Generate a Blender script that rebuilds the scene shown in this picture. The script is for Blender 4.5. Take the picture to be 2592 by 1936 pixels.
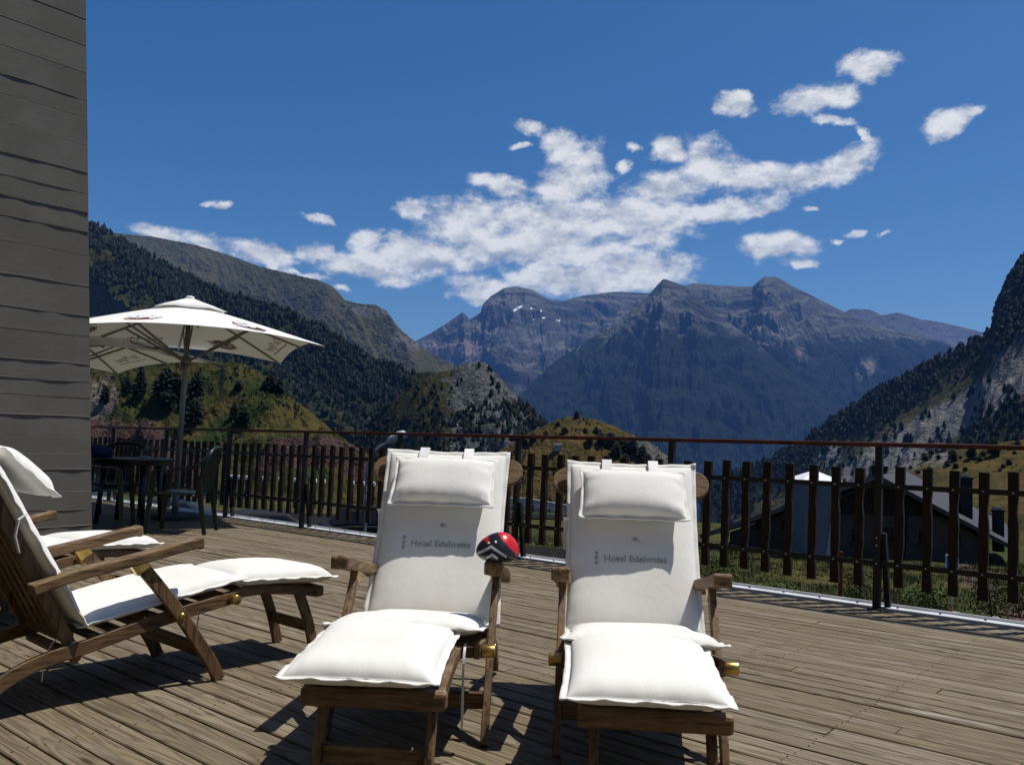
import bpy, bmesh, math, random
import numpy as np
from mathutils import Vector, Matrix

for o in list(bpy.data.objects):
    bpy.data.objects.remove(o, do_unlink=True)
sc = bpy.context.scene
COL = sc.collection
random.seed(7)
RS = np.random.RandomState(11)

# ------------------------------------------------------------------ camera
FPX = 2198.0                      # focal length in pixels of the 2592 x 1936 frame
CX, CY = 1296.0, 968.0
PITCH, ROLL, EYE = math.radians(4.06), 0.03, 1.015
_R0 = np.array([1.0, 0, 0])
FW = np.array([0, math.cos(PITCH), math.sin(PITCH)])
_U0 = np.array([0, -math.sin(PITCH), math.cos(PITCH)])
RT = math.cos(ROLL) * _R0 + math.sin(ROLL) * _U0
UP = -math.sin(ROLL) * _R0 + math.cos(ROLL) * _U0
CAM = np.array([0.0, 0.0, EYE])
cam_data = bpy.data.cameras.new('camera')
cam_data.sensor_width = 36.0
cam_data.lens = FPX / 2592 * 36
cam_data.clip_start = 0.05
cam_data.clip_end = 60000
cam = bpy.data.objects.new('camera', cam_data)
COL.objects.link(cam)
M = Matrix.Identity(4)
for i in range(3):
    M[i][0], M[i][1], M[i][2], M[i][3] = RT[i], UP[i], -FW[i], CAM[i]
cam.matrix_world = M
sc.camera = cam

K = 2592 / 2212.0                 # survey coordinates were read off at 2212 px wide
def ray(x, y):
    return (x * K - CX) / FPX * RT - (y * K - CY) / FPX * UP + FW
def at(x, y, D):                  # surveyed point at distance D ahead
    d = ray(x, y)
    return CAM + d * (D / d[1])
def on(x, y, z=0.0):              # surveyed point on the level z
    d = ray(x, y)
    return CAM + d * ((z - EYE) / d[2])

# ------------------------------------------------------------------ light
SUNV = Vector((0.43, 0.115, 1.1)).normalized()
sun_el = math.asin(SUNV.z)
sun_az = math.atan2(SUNV.x, SUNV.y)
sd = bpy.data.lights.new('sun', 'SUN')
sd.energy = 4.8
sd.angle = math.radians(0.53)
sd.color = (1.0, 0.955, 0.885)
so = bpy.data.objects.new('sun', sd)
COL.objects.link(so)
so.rotation_euler = SUNV.to_track_quat('Z', 'Y').to_euler()
so.location = (0, 0, 30)

world = bpy.data.worlds.new('World')
sc.world = world
world.use_nodes = True
SKY_STRENGTH = 0.090
CLOUD_GAIN = 1.0

def build_world():
    nt = world.node_tree
    nt.nodes.clear()
    N = nt.nodes.new
    L = nt.links.new
    out = N('ShaderNodeOutputWorld')
    bg = N('ShaderNodeBackground')
    L(bg.outputs[0], out.inputs[0])
    sky = N('ShaderNodeTexSky')
    sky.sky_type = 'NISHITA'
    sky.sun_disc = False
    sky.sun_elevation = sun_el
    sky.sun_rotation = sun_az
    sky.altitude = 1500
    sky.air_density = 1.0
    sky.dust_density = 2.2
    sky.ozone_density = 3.0
    def math_(op, a, b=None, c=None):
        n = N('ShaderNodeMath'); n.operation = op
        for i, v in enumerate((a, b, c)):
            if v is None: continue
            if isinstance(v, (int, float)): n.inputs[i].default_value = v
            else: L(v, n.inputs[i])
        return n.outputs[0]
    tc = N('ShaderNodeTexCoord')
    sep = N('ShaderNodeSeparateXYZ')
    L(tc.outputs['Generated'], sep.inputs[0])
    az = math_('ARCTAN2', sep.outputs[0], sep.outputs[1])
    el = math_('ARCSINE', sep.outputs[2])
    comb = N('ShaderNodeCombineXYZ')
    L(az, comb.inputs[0]); L(el, comb.inputs[1])
    vec = comb.outputs[0]
    # gentle domain warp so that outlines billow
    wn = N('ShaderNodeTexNoise'); wn.inputs['Scale'].default_value = 17; wn.inputs['Detail'].default_value = 6; wn.inputs['Roughness'].default_value = 0.62
    L(vec, wn.inputs['Vector'])
    ws = N('ShaderNodeVectorMath'); ws.operation = 'SUBTRACT'; ws.inputs[1].default_value = (0.5, 0.5, 0.5)
    L(wn.outputs['Color'], ws.inputs[0])
    wm = N('ShaderNodeVectorMath'); wm.operation = 'MULTIPLY'; wm.inputs[1].default_value = (0.048, 0.030, 0)
    L(ws.outputs[0], wm.inputs[0])
    wa = N('ShaderNodeVectorMath'); wa.operation = 'ADD'
    L(vec, wa.inputs[0]); L(wm.outputs[0], wa.inputs[1])
    wv = wa.outputs[0]
    A = lambda x, y, rx, ry, r=0: ((1000 + x / 1.3894) / K, (100 + y / 1.3894) / K, rx / 1.3894, ry / 1.3894, r)
    B = lambda x, y, rx, ry, r=0: ((200 + x / 2.011) / K, (480 + y / 2.011) / K, rx / 2.011, ry / 2.011, r)
    blobs = [A(1660, 95, 120, 46, 5), A(1440, 215, 110, 48, -5), A(1560, 195, 80, 44, 0), A(1185, 235, 80, 40, 12),
             A(1530, 282, 120, 24, 10), A(1640, 340, 64, 22, 50), A(1925, 300, 85, 42, -18), A(2020, 262, 70, 22, -8),
             A(475, 315, 85, 30, 10), A(425, 375, 62, 16, 0), A(610, 390, 85, 66, 25), A(650, 450, 120, 80, 0),
             A(380, 520, 120, 42, 12), A(590, 515, 130, 60, 0), A(955, 385, 75, 50, 25), A(1075, 400, 85, 60, 0),
             A(1110, 460, 150, 66, 0), A(1260, 490, 150, 52, 0), A(1420, 495, 150, 50, -8), A(1580, 445, 125, 52, -25),
             A(845, 368, 40, 22, 0), A(810, 435, 42, 28, -30), A(960, 530, 170, 62, 0), A(270, 640, 200, 95, 0),
             A(560, 640, 300, 100, 0), A(880, 625, 250, 95, 0), A(1150, 600, 210, 46, -4), A(1300, 600, 105, 32, 0),
             A(880, 695, 150, 36, 0), A(480, 740, 480, 75, 0), A(860, 790, 230, 72, 6), A(650, 840, 350, 62, 0),
             A(80, 760, 240, 72, 0), A(280, 880, 100, 40, 0), A(1465, 595, 46, 13, 0), A(1350, 735, 140, 52, 4),
             A(1410, 790, 88, 24, 0), A(1545, 718, 30, 14, 0), A(1620, 700, 50, 18, -5), A(1712, 690, 44, 14, -10),
             A(50, 597, 64, 40, 0),
             B(420, 228, 190, 52, 12), B(620, 262, 170, 50, 14), B(930, 310, 240, 60, 8), B(1000, 380, 60, 40, 20),
             B(1230, 320, 130, 60, 20), B(1450, 400, 270, 80, 5), B(1650, 330, 250, 110, 0), B(1450, 245, 110, 60, -15),
             B(1620, 260, 90, 66, 0), B(715, 76, 90, 22, -12), B(1200, 140, 115, 28, 12), B(1330, 510, 66, 26, 5),
             B(1180, 430, 170, 24, 10), B(2060, 480, 190, 60, 0), B(2030, 565, 80, 34, 0)]
    acc = None
    for (px, py, rx, ry, rot) in blobs:
        d = ray(px, py); d = d / np.linalg.norm(d)
        a, e = math.atan2(d[0], d[1]), math.asin(d[2])
        mp = N('ShaderNodeMapping'); mp.vector_type = 'TEXTURE'
        mp.inputs['Location'].default_value = (a, e, 0)
        mp.inputs['Rotation'].default_value = (0, 0, -math.radians(rot))
        mp.inputs['Scale'].default_value = (rx / FPX * 1.10, ry / FPX * 1.12, 1)
        L(wv, mp.inputs['Vector'])
        ln = N('ShaderNodeVectorMath'); ln.operation = 'LENGTH'
        L(mp.outputs[0], ln.inputs[0])
        m = math_('SUBTRACT', 0.0 if ry > 26 else -0.16 - 0.004 * (26 - ry), ln.outputs['Value'])
        acc = m if acc is None else math_('SMOOTH_MAX', acc, m, 0.25)
    field = math_('ADD', acc, 1.0)
    field = math_('MINIMUM', math_('MULTIPLY', field, 1.8), 1.45)
    def fbm(scale, detail, rough, off=(0, 0, 0), stretch=(1, 1.7, 1)):
        mp = N('ShaderNodeMapping'); mp.inputs['Location'].default_value = off; mp.inputs['Scale'].default_value = stretch
        L(vec, mp.inputs['Vector'])
        n = N('ShaderNodeTexNoise'); n.inputs['Scale'].default_value = scale
        n.inputs['Detail'].default_value = detail; n.inputs['Roughness'].default_value = rough
        L(mp.outputs[0], n.inputs['Vector'])
        return n.outputs['Fac']
    n1 = fbm(24, 9, 0.62)
    d0 = math_('ADD', field, math_('MULTIPLY', math_('SUBTRACT', n1, 0.535), 2.7))
    mr = N('ShaderNodeMapRange'); mr.interpolation_type = 'SMOOTHSTEP'
    L(d0, mr.inputs['Value'])
    mr.inputs['From Min'].default_value = -0.08; mr.inputs['From Max'].default_value = 0.95
    dens = mr.outputs[0]
    # body light: thin rims bright, thick undersides greyer; the sun stands overhead
    n2 = fbm(24, 9, 0.62, off=(0, 0.022, 0))
    n3 = fbm(15, 4, 0.55, off=(4, 2, 0), stretch=(1, 2.4, 1))
    lit = math_('MULTIPLY', math_('SUBTRACT', n1, n2), 3.0)
    sh = math_('ADD', math_('ADD', lit, 0.66), math_('MULTIPLY', math_('SUBTRACT', n3, 0.5), 1.3))
    shc = N('ShaderNodeClamp'); L(sh, shc.inputs[0])
    cc = N('ShaderNodeMix'); cc.data_type = 'RGBA'
    cc.inputs[6].default_value = (0.38, 0.43, 0.51, 1); cc.inputs[7].default_value = (0.88, 0.89, 0.89, 1)
    L(shc.outputs[0], cc.inputs[0])
    g = N('ShaderNodeVectorMath'); g.operation = 'SCALE'; g.inputs['Scale'].default_value = CLOUD_GAIN
    L(cc.outputs[2], g.inputs[0])
    sk = N('ShaderNodeVectorMath'); sk.operation = 'SCALE'; sk.inputs['Scale'].default_value = SKY_STRENGTH
    hs = N('ShaderNodeHueSaturation'); hs.inputs['Saturation'].default_value = 1.34
    L(sky.outputs[0], hs.inputs['Color']); L(hs.outputs[0], sk.inputs[0])
    mix = N('ShaderNodeMix'); mix.data_type = 'RGBA'
    L(math_('MULTIPLY', dens, 0.93), mix.inputs[0]); L(sk.outputs[0], mix.inputs[6]); L(g.outputs[0], mix.inputs[7])
    L(mix.outputs[2], bg.inputs[0])
    bg.inputs[1].default_value = 1.0
build_world()
world.cycles.sampling_method = 'NONE'

sc.view_settings.view_transform = 'Standard'
sc.view_settings.look = 'None'
sc.view_settings.gamma = 1.0
sc.view_settings.use_curve_mapping = False
sc.view_settings.exposure = 0.0
sc.render.engine = 'CYCLES'
sc.cycles.use_denoising = True
sc.cycles.max_bounces = 5
sc.cycles.diffuse_bounces = 3
sc.cycles.use_adaptive_sampling = True
sc.cycles.adaptive_threshold = 0.02
sc.cycles.volume_bounces = 0
sc.cycles.caustics_reflective = False
sc.cycles.caustics_refractive = False

# ------------------------------------------------------------------ helpers
def link_mesh(name, me, mat=None, parent=None, smooth=False):
    o = bpy.data.objects.new(name, me)
    COL.objects.link(o)
    if mat is not None and not me.materials:
        me.materials.append(mat)
    if smooth and len(me.polygons):
        me.polygons.foreach_set('use_smooth', [True] * len(me.polygons))
    if parent is not None:
        o.parent = parent
    return o

def empty(name, loc=(0, 0, 0), rz=0.0, rot=None):
    o = bpy.data.objects.new(name, None)
    o.empty_display_size = 0.2
    COL.objects.link(o)
    o.location = loc
    o.rotation_euler = rot if rot else (0, 0, rz)
    return o

def tag(o, label=None, cat=None, group=None, kind=None):
    if label: o['label'] = label
    if cat: o['category'] = cat
    if group: o['group'] = group
    if kind: o['kind'] = kind
    return o

def copy_tree(o, parent=None):
    c = o.copy(); COL.objects.link(c)
    if parent is not None:
        c.parent = parent
    for ch in list(o.children):
        copy_tree(ch, c)
    return c

class MB:
    """collects vertices and faces of ONE mesh"""
    def __init__(s): s.v, s.f = [], []
    def add(s, vs, fs):
        b = len(s.v)
        s.v += [tuple(map(float, p)) for p in vs]
        s.f += [tuple(i + b for i in f) for f in fs]
        return s
    def box(s, c, d, rot=None, ch=0.0):
        x, y, z = d[0] / 2, d[1] / 2, d[2] / 2
        if ch:
            pts, fs = [], []
            for zz, k in ((-z, ch), (-z + ch, 0), (z - ch, 0), (z, ch)):
                pts += [(-x + k, -y + k, zz), (x - k, -y + k, zz), (x - k, y - k, zz), (-x + k, y - k, zz)]
            fs.append((3, 2, 1, 0)); fs.append((12, 13, 14, 15))
            for r in range(3):
                for q in range(4):
                    a, b2 = r * 4 + q, r * 4 + (q + 1) % 4
                    fs.append((a, b2, b2 + 4, a + 4))
        else:
            pts = [(-x, -y, -z), (x, -y, -z), (x, y, -z), (-x, y, -z), (-x, -y, z), (x, -y, z), (x, y, z), (-x, y, z)]
            fs = [(3, 2, 1, 0), (4, 5, 6, 7), (0, 1, 5, 4), (1, 2, 6, 5), (2, 3, 7, 6), (3, 0, 4, 7)]
        m = rot if rot is not None else Matrix.Identity(3)
        c = Vector(c)
        return s.add([m @ Vector(p) + c for p in pts], fs)
    def beam(s, p0, p1, w, h, up=(0, 0, 1), ch=0.0):
        p0, p1 = Vector(p0), Vector(p1)
        d = (p1 - p0); L = d.length; d.normalize()
        up = Vector(up); side = d.cross(up)
        if side.length < 1e-4: side = d.cross(Vector((1, 0, 0)))
        side.normalize(); up2 = side.cross(d)
        rot = Matrix((d, side, up2)).transposed()
        return s.box((p0 + p1) / 2, (L, w, h), rot, ch)
    def tube(s, pts, r, n=8, caps=True):
        pts = [Vector(p) for p in pts]
        rs = r if isinstance(r, (list, tuple)) else [r] * len(pts)
        vs, fs = [], []
        ref = Vector((0, 0, 1))
        for i, p in enumerate(pts):
            d = (pts[min(i + 1, len(pts) - 1)] - pts[max(i - 1, 0)]).normalized()
            a = d.cross(ref)
            if a.length < 1e-3: a = d.cross(Vector((1, 0, 0)))
            a.normalize(); b = a.cross(d)
            for k in range(n):
                t = 2 * math.pi * k / n
                vs.append(p + (a * math.cos(t) + b * math.sin(t)) * rs[i])
        for i in range(len(pts) - 1):
            for k in range(n):
                a, b2 = i * n + k, i * n + (k + 1) % n
                fs.append((a, b2, b2 + n, a + n))
        if caps:
            fs.append(tuple(range(n - 1, -1, -1)))
            fs.append(tuple((len(pts) - 1) * n + k for k in range(n)))
        return s.add(vs, fs)
    def strip(s, pts, th, w0, w1):
        """board bent in the s-z plane, pts = [(s, z)], thickness th, spread from w0 to w1"""
        ths = th if isinstance(th, (list, tuple)) else [th] * len(pts)
        top, bot = [], []
        for i, (a, b) in enumerate(pts):
            p, q = pts[max(i - 1, 0)], pts[min(i + 1, len(pts) - 1)]
            dx, dz = q[0] - p[0], q[1] - p[1]
            l = math.hypot(dx, dz); nx, nz = -dz / l, dx / l
            top.append((a + nx * ths[i] / 2, b + nz * ths[i] / 2)); bot.append((a - nx * ths[i] / 2, b - nz * ths[i] / 2))
        n = len(pts); vs = []
        for i in range(n):
            vs += [(top[i][0], w0, top[i][1]), (top[i][0], w1, top[i][1]), (bot[i][0], w1, bot[i][1]), (bot[i][0], w0, bot[i][1])]
        fs = [(0, 1, 2, 3), ((n - 1) * 4 + 3, (n - 1) * 4 + 2, (n - 1) * 4 + 1, (n - 1) * 4)]
        for i in range(n - 1):
            for k in range(4):
                a, b = i * 4 + k, i * 4 + (k + 1) % 4
                fs.append((b, a, a + 4, b + 4))
        return s.add(vs, fs)
    def mesh(s, name):
        me = bpy.data.meshes.new(name)
        me.from_pydata(s.v, [], s.f); me.update()
        return me
    def build(s, name, mat, parent=None, smooth=False):
        return link_mesh(name, s.mesh(name), mat, parent, smooth)

def bevel_obj(o, w, seg=2):
    m = o.modifiers.new('bevel', 'BEVEL'); m.width = w; m.segments = seg; m.limit_method = 'ANGLE'; m.angle_limit = math.radians(40)
    return o

def crom(pts, n):
    """smooth curve through pts"""
    P = [np.array(p, float) for p in pts]
    P = [2 * P[0] - P[1]] + P + [2 * P[-1] - P[-2]]
    out = []
    for i in range(1, len(P) - 2):
        for k in range(n):
            t = k / n
            a, b, c, d = P[i - 1], P[i], P[i + 1], P[i + 2]
            out.append(0.5 * (2 * b + (c - a) * t + (2 * a - 5 * b + 4 * c - d) * t * t + (3 * b - a - 3 * c + d) * t ** 3))
    out.append(P[-2])
    return out

# numpy gradient noise
_perm = RS.permutation(256); _perm = np.concatenate([_perm, _perm, _perm])
_ang = RS.rand(256) * 2 * math.pi
def perlin(x, y):
    xi, yi = np.floor(x).astype(int), np.floor(y).astype(int)
    xf, yf = x - xi, y - yi
    def g(ix, iy, dx, dy):
        h = _perm[(_perm[ix & 255] + iy) & 255]
        return np.cos(_ang[h]) * dx + np.sin(_ang[h]) * dy
    sx, sy = xf * xf * xf * (xf * (xf * 6 - 15) + 10), yf * yf * yf * (yf * (yf * 6 - 15) + 10)
    a = g(xi, yi, xf, yf) * (1 - sx) + g(xi + 1, yi, xf - 1, yf) * sx
    b = g(xi, yi + 1, xf, yf - 1) * (1 - sx) + g(xi + 1, yi + 1, xf - 1, yf - 1) * sx
    return (a * (1 - sy) + b * sy) * 1.5
def fbm(x, y, o=5, ridged=False, gain=0.5):
    r = 0; a = 1.0; t = 0
    for k in range(o):
        n = perlin(x * 2 ** k + 17.3 * k, y * 2 ** k + 9.1 * k)
        if ridged: n = 1 - 2 * np.abs(n)
        r = r + a * n; t += a; a *= gain
    return r / t

# ------------------------------------------------------------------ material helpers
class NT:
    def __init__(s, name):
        s.m = bpy.data.materials.new(name); s.m.use_nodes = True
        s.t = s.m.node_tree; s.t.nodes.clear()
        s.out = s.t.nodes.new('ShaderNodeOutputMaterial')
        s.b = s.t.nodes.new('ShaderNodeBsdfPrincipled')
        s.t.links.new(s.b.outputs[0], s.out.inputs[0])
    def n(s, typ, **kw):
        n = s.t.nodes.new(typ)
        for k, v in kw.items(): setattr(n, k, v)
        return n
    def put(s, sock, v):
        if isinstance(v, bpy.types.NodeSocket): s.t.links.new(v, sock)
        elif isinstance(v, tuple) and len(v) == 3 and sock.type == 'RGBA': sock.default_value = v + (1,)
        else: sock.default_value = v
    def math(s, op, a, b=0.0, c=None, clamp=False):
        n = s.n('ShaderNodeMath', operation=op, use_clamp=clamp)
        s.put(n.inputs[0], a); s.put(n.inputs[1], b)
        if c is not None: s.put(n.inputs[2], c)
        return n.outputs[0]
    def mix(s, f, a, b, blend='MIX'):
        n = s.n('ShaderNodeMix', data_type='RGBA', blend_type=blend)
        s.put(n.inputs[0], f); s.put(n.inputs[6], a); s.put(n.inputs[7], b)
        return n.outputs[2]
    def ramp(s, v, lo, hi, smooth=True):
        n = s.n('ShaderNodeMapRange', interpolation_type='SMOOTHSTEP' if smooth else 'LINEAR')
        s.put(n.inputs['Value'], v); n.inputs['From Min'].default_value = lo; n.inputs['From Max'].default_value = hi
        return n.outputs[0]
    def coord(s, which='Object', scale=(1, 1, 1), loc=None):
        tc = s.n('ShaderNodeTexCoord')
        mp = s.n('ShaderNodeMapping'); mp.inputs['Scale'].default_value = scale
        s.put(mp.inputs['Vector'], tc.outputs[which])
        if loc is not None: s.put(mp.inputs['Location'], loc)
        return mp.outputs[0]
    def world(s, scale=(1, 1, 1)):
        g = s.n('ShaderNodeNewGeometry'); mp = s.n('ShaderNodeMapping'); mp.inputs['Scale'].default_value = scale
        s.put(mp.inputs['Vector'], g.outputs['Position'])
        return mp.outputs[0]
    def noise(s, vec, scale, detail=4, rough=0.55, dist=0.0, col=False):
        n = s.n('ShaderNodeTexNoise'); s.put(n.inputs['Vector'], vec)
        n.inputs['Scale'].default_value = scale; n.inputs['Detail'].default_value = detail
        n.inputs['Roughness'].default_value = rough; n.inputs['Distortion'].default_value = dist
        return n.outputs['Color' if col else 'Fac']
    def rand(s):
        return s.n('ShaderNodeObjectInfo').outputs['Random']
    def randvec(s, k=50.0):
        r = s.rand(); n = s.n('ShaderNodeCombineXYZ')
        s.put(n.inputs[0], s.math('MULTIPLY', r, k)); s.put(n.inputs[1], s.math('MULTIPLY', r, k * 0.37)); s.put(n.inputs[2], s.math('MULTIPLY', r, k * 0.71))
        return n.outputs[0]
    def attr(s, name):
        n = s.n('ShaderNodeAttribute', attribute_name=name); return n
    def bump(s, h, strength=0.3, dist=0.01):
        n = s.n('ShaderNodeBump'); n.inputs['Strength'].default_value = strength; n.inputs['Distance'].default_value = dist
        s.put(n.inputs['Height'], h); s.put(s.b.inputs['Normal'], n.outputs[0])
    def fin(s, col, rough=0.7, spec=0.3, metal=0.0):
        s.put(s.b.inputs['Base Color'], col); s.put(s.b.inputs['Roughness'], rough)
        s.b.inputs['Specular IOR Level'].default_value = spec; s.put(s.b.inputs['Metallic'], metal)
        return s.m

def plain(name, col, rough=0.6, spec=0.3, metal=0.0, var=0.15, scale=6.0):
    t = NT(name)
    v = t.coord('Object')
    n = t.noise(v, scale, 5, 0.6)
    dk = tuple(c * (1 - var) for c in col); lt = tuple(min(1, c * (1 + var)) for c in col)
    t.bump(t.noise(v, scale * 12, 3), 0.15, 0.003)
    return t.fin(t.mix(t.ramp(n, 0.3, 0.7), dk, lt), rough, spec, metal)

MAT = {}
# ------------------------------------------------------------------ foreground materials
def m_deck():
    t = NT('weathered_deck_wood')
    rv = t.randvec(90)
    v = t.coord('Object', (0.55, 6.5, 6.5), rv)
    warp = t.noise(t.coord('Object', (0.9, 5.0, 5.0), rv), 1.6, 3, 0.5)
    # cathedral grain = contour lines of a stretched noise
    cont = t.math('SINE', t.math('MULTIPLY', t.math('ADD', t.noise(v, 1.15, 2, 0.45), t.math('MULTIPLY', warp, 0.25)), 95.0))
    line = t.ramp(cont, 0.05, 0.95)
    fine = t.noise(t.coord('Object', (3.0, 120, 120), rv), 1.0, 4, 0.6)
    patch = t.noise(t.coord('Object', (0.8, 5, 5), rv), 1.7, 5, 0.6)
    r = t.rand()
    base = t.mix(r, (0.166, 0.134, 0.086), (0.255, 0.216, 0.154))
    base = t.mix(t.math('MULTIPLY', t.math('FRACT', t.math('MULTIPLY', r, 17.3)), 0.55), base, (0.185, 0.135, 0.072))
    col = t.mix(t.math('MULTIPLY', line, 0.48), base, (0.062, 0.044, 0.026))
    col = t.mix(t.ramp(patch, 0.57, 0.76), col, (0.31, 0.285, 0.24))
    col = t.mix(t.math('MULTIPLY', t.ramp(patch, 0.43, 0.24), 0.5), col, (0.10, 0.078, 0.05))
    col = t.mix(t.math('MULTIPLY', t.ramp(fine, 0.46, 0.66), 0.6), col, (0.065, 0.048, 0.03))
    # knots and pitch marks
    vo = t.n('ShaderNodeTexVoronoi'); vo.inputs['Scale'].default_value = 1.0
    t.put(vo.inputs['Vector'], t.coord('Object', (2.3, 9.5, 9.5), rv))
    kn = t.math('MULTIPLY', t.ramp(vo.outputs['Distance'], 0.16, 0.05), t.ramp(t.noise(t.coord('Object', (1, 4, 4), rv), 2.0, 1), 0.52, 0.6))
    col = t.mix(kn, col, (0.05, 0.032, 0.018))
    h = t.math('ADD', t.math('MULTIPLY', line, -0.6), t.math('MULTIPLY', fine, -0.8))
    t.bump(h, 0.45, 0.004)
    return t.fin(col, 0.78, 0.22)

def m_teak(ax=(1, 0, 0)):
    t = NT('weathered_teak')
    sc3 = lambda lo_, hi_: tuple(lo_ if a else hi_ for a in ax)
    rv = t.randvec(30)
    v = t.coord('Object', (4, 4, 4), rv)
    g = t.noise(t.coord('Object', sc3(7, 60), rv), 1.0, 5, 0.62, 0.6)
    patch = t.noise(v, 0.9, 4, 0.6)
    geo = t.n('ShaderNodeNewGeometry'); sp = t.n('ShaderNodeSeparateXYZ'); t.put(sp.inputs[0], geo.outputs['Normal'])
    upf = t.ramp(sp.outputs[2], 0.35, 0.9)
    base = t.mix(t.ramp(patch, 0.3, 0.7), (0.122, 0.068, 0.029), (0.225, 0.138, 0.062))
    base = t.mix(t.ramp(g, 0.42, 0.68), base, (0.050, 0.025, 0.011))
    wear = t.math('MULTIPLY', upf, t.ramp(t.noise(t.coord('Object', sc3(10, 40), rv), 1.0, 5, 0.7), 0.42, 0.62))
    col = t.mix(t.math('MULTIPLY', wear, 0.6), base, (0.27, 0.215, 0.15))
    t.bump(g, 0.35, 0.003)
    return t.fin(col, 0.6, 0.3)

def m_fabric():
    t = NT('cream_canvas')
    v = t.coord('Object')
    weave = t.n('ShaderNodeTexWave', wave_type='BANDS', bands_direction='DIAGONAL'); weave.inputs['Scale'].default_value = 240
    t.put(weave.inputs['Vector'], v)
    st = t.noise(v, 5.0, 5, 0.6)
    col = t.mix(t.ramp(st, 0.25, 0.8), (0.755, 0.74, 0.685), (0.80, 0.79, 0.75))
    col = t.mix(t.math('MULTIPLY', t.ramp(t.noise(v, 2.3, 3, 0.5), 0.58, 0.8), 0.25), col, (0.66, 0.60, 0.47))
    cr = t.math('ADD', t.noise(v, 14.0, 3, 0.5, 1.2), t.math('MULTIPLY', t.ramp(t.noise(t.coord('Object', (5, 9, 5)), 1.0, 2, 0.5, 2.2), 0.35, 0.65), 0.3))
    t.bump(t.math('ADD', t.math('MULTIPLY', weave.outputs['Fac'], 0.12), cr), 0.22, 0.007)
    t.b.inputs['Sheen Weight'].default_value = 0.15
    return t.fin(col, 0.85, 0.15)

def m_concrete():
    t = NT('board_marked_concrete')
    v = t.world((1, 1, 1)); rv = t.randvec(20)
    lg = t.noise(t.coord('Object', (1, 1, 1), rv), 1.4, 5, 0.6)
    grain = t.noise(t.world((6, 6, 60)), 1.0, 4, 0.6)
    pores = t.noise(v, 55, 2, 0.5)
    base = t.mix(t.ramp(lg, 0.3, 0.7), (0.128, 0.119, 0.103), (0.168, 0.158, 0.139))
    base = t.mix(t.math('MULTIPLY', t.rand(), 0.45), base, (0.135, 0.126, 0.11))
    base = t.mix(t.math('MULTIPLY', t.ramp(grain, 0.45, 0.75), 0.3), base, (0.10, 0.093, 0.082))
    base = t.mix(t.ramp(pores, 0.68, 0.78), base, (0.07, 0.065, 0.06))
    t.bump(t.math('ADD', t.math('MULTIPLY', grain, 0.5), t.math('MULTIPLY', pores, 0.5)), 0.22, 0.006)
    return t.fin(base, 0.9, 0.15)

def m_logo_fabric(name, col):
    return plain(name, col, 0.85, 0.1, var=0.08)

def m_canopy():
    t = NT('white_parasol_cloth')
    v = t.coord('Object')
    c = t.mix(t.noise(v, 2.0, 4), (0.90, 0.895, 0.875), (0.94, 0.935, 0.92))
    t.bump(t.noise(v, 5, 3), 0.2, 0.02)
    t.fin(c, 0.85, 0.1)
    tr = t.n('ShaderNodeBsdfTranslucent'); t.put(tr.inputs[0], (0.90, 0.87, 0.79))
    mx = t.n('ShaderNodeMixShader'); mx.inputs[0].default_value = 0.24
    t.t.links.new(t.b.outputs[0], mx.inputs[1]); t.t.links.new(tr.outputs[0], mx.inputs[2]); t.t.links.new(mx.outputs[0], t.out.inputs[0])
    return t.m

MAT['deck'] = m_deck()
MAT['teak'] = m_teak()
MAT['teak_y'] = m_teak((0, 1, 0))
MAT['teak_z'] = m_teak((0, 0, 1))
MAT['fabric'] = m_fabric()
MAT['concrete'] = m_concrete()
MAT['canopy'] = m_canopy()
MAT['brass'] = plain('brass', (0.55, 0.36, 0.11), 0.32, 0.5, 0.9, 0.3, 20)
MAT['iron'] = plain('black_painted_iron', (0.012, 0.011, 0.011), 0.5, 0.35, 0.0, 0.3)
MAT['rust_rail'] = plain('rust_red_paint', (0.085, 0.021, 0.011), 0.55, 0.35, 0.0, 0.35, 9)
MAT['zinc'] = plain('pale_zinc_strip', (0.58, 0.60, 0.63), 0.45, 0.4, 0.0, 0.12)
MAT['bolt'] = plain('galvanised_bolt', (0.5, 0.5, 0.5), 0.35, 0.5, 0.8)
MAT['dark'] = plain('underdeck_shade_black', (0.012, 0.010, 0.009), 0.9, 0.05)  # shade of the void under the planks, put into the colour
MAT['print'] = plain('grey_print', (0.42, 0.42, 0.42), 0.85, 0.1, var=0.3, scale=60)
MAT['tape'] = plain('white_tape', (0.80, 0.79, 0.78), 0.8, 0.1)
def m_picket():
    t = NT('stained_picket_wood')
    rv = t.randvec(30)
    g = t.noise(t.coord('Object', (60, 60, 4), rv), 1.0, 5, 0.6)
    p = t.noise(t.coord('Object', (3, 3, 3), rv), 1.0, 3)
    c = t.mix(p, (0.015, 0.008, 0.005), (0.028, 0.014, 0.008))
    c = t.mix(t.ramp(g, 0.45, 0.7), c, (0.012, 0.006, 0.004))
    t.bump(g, 0.3, 0.003)
    return t.fin(c, 0.65, 0.25)
MAT['picket'] = m_picket()

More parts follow.
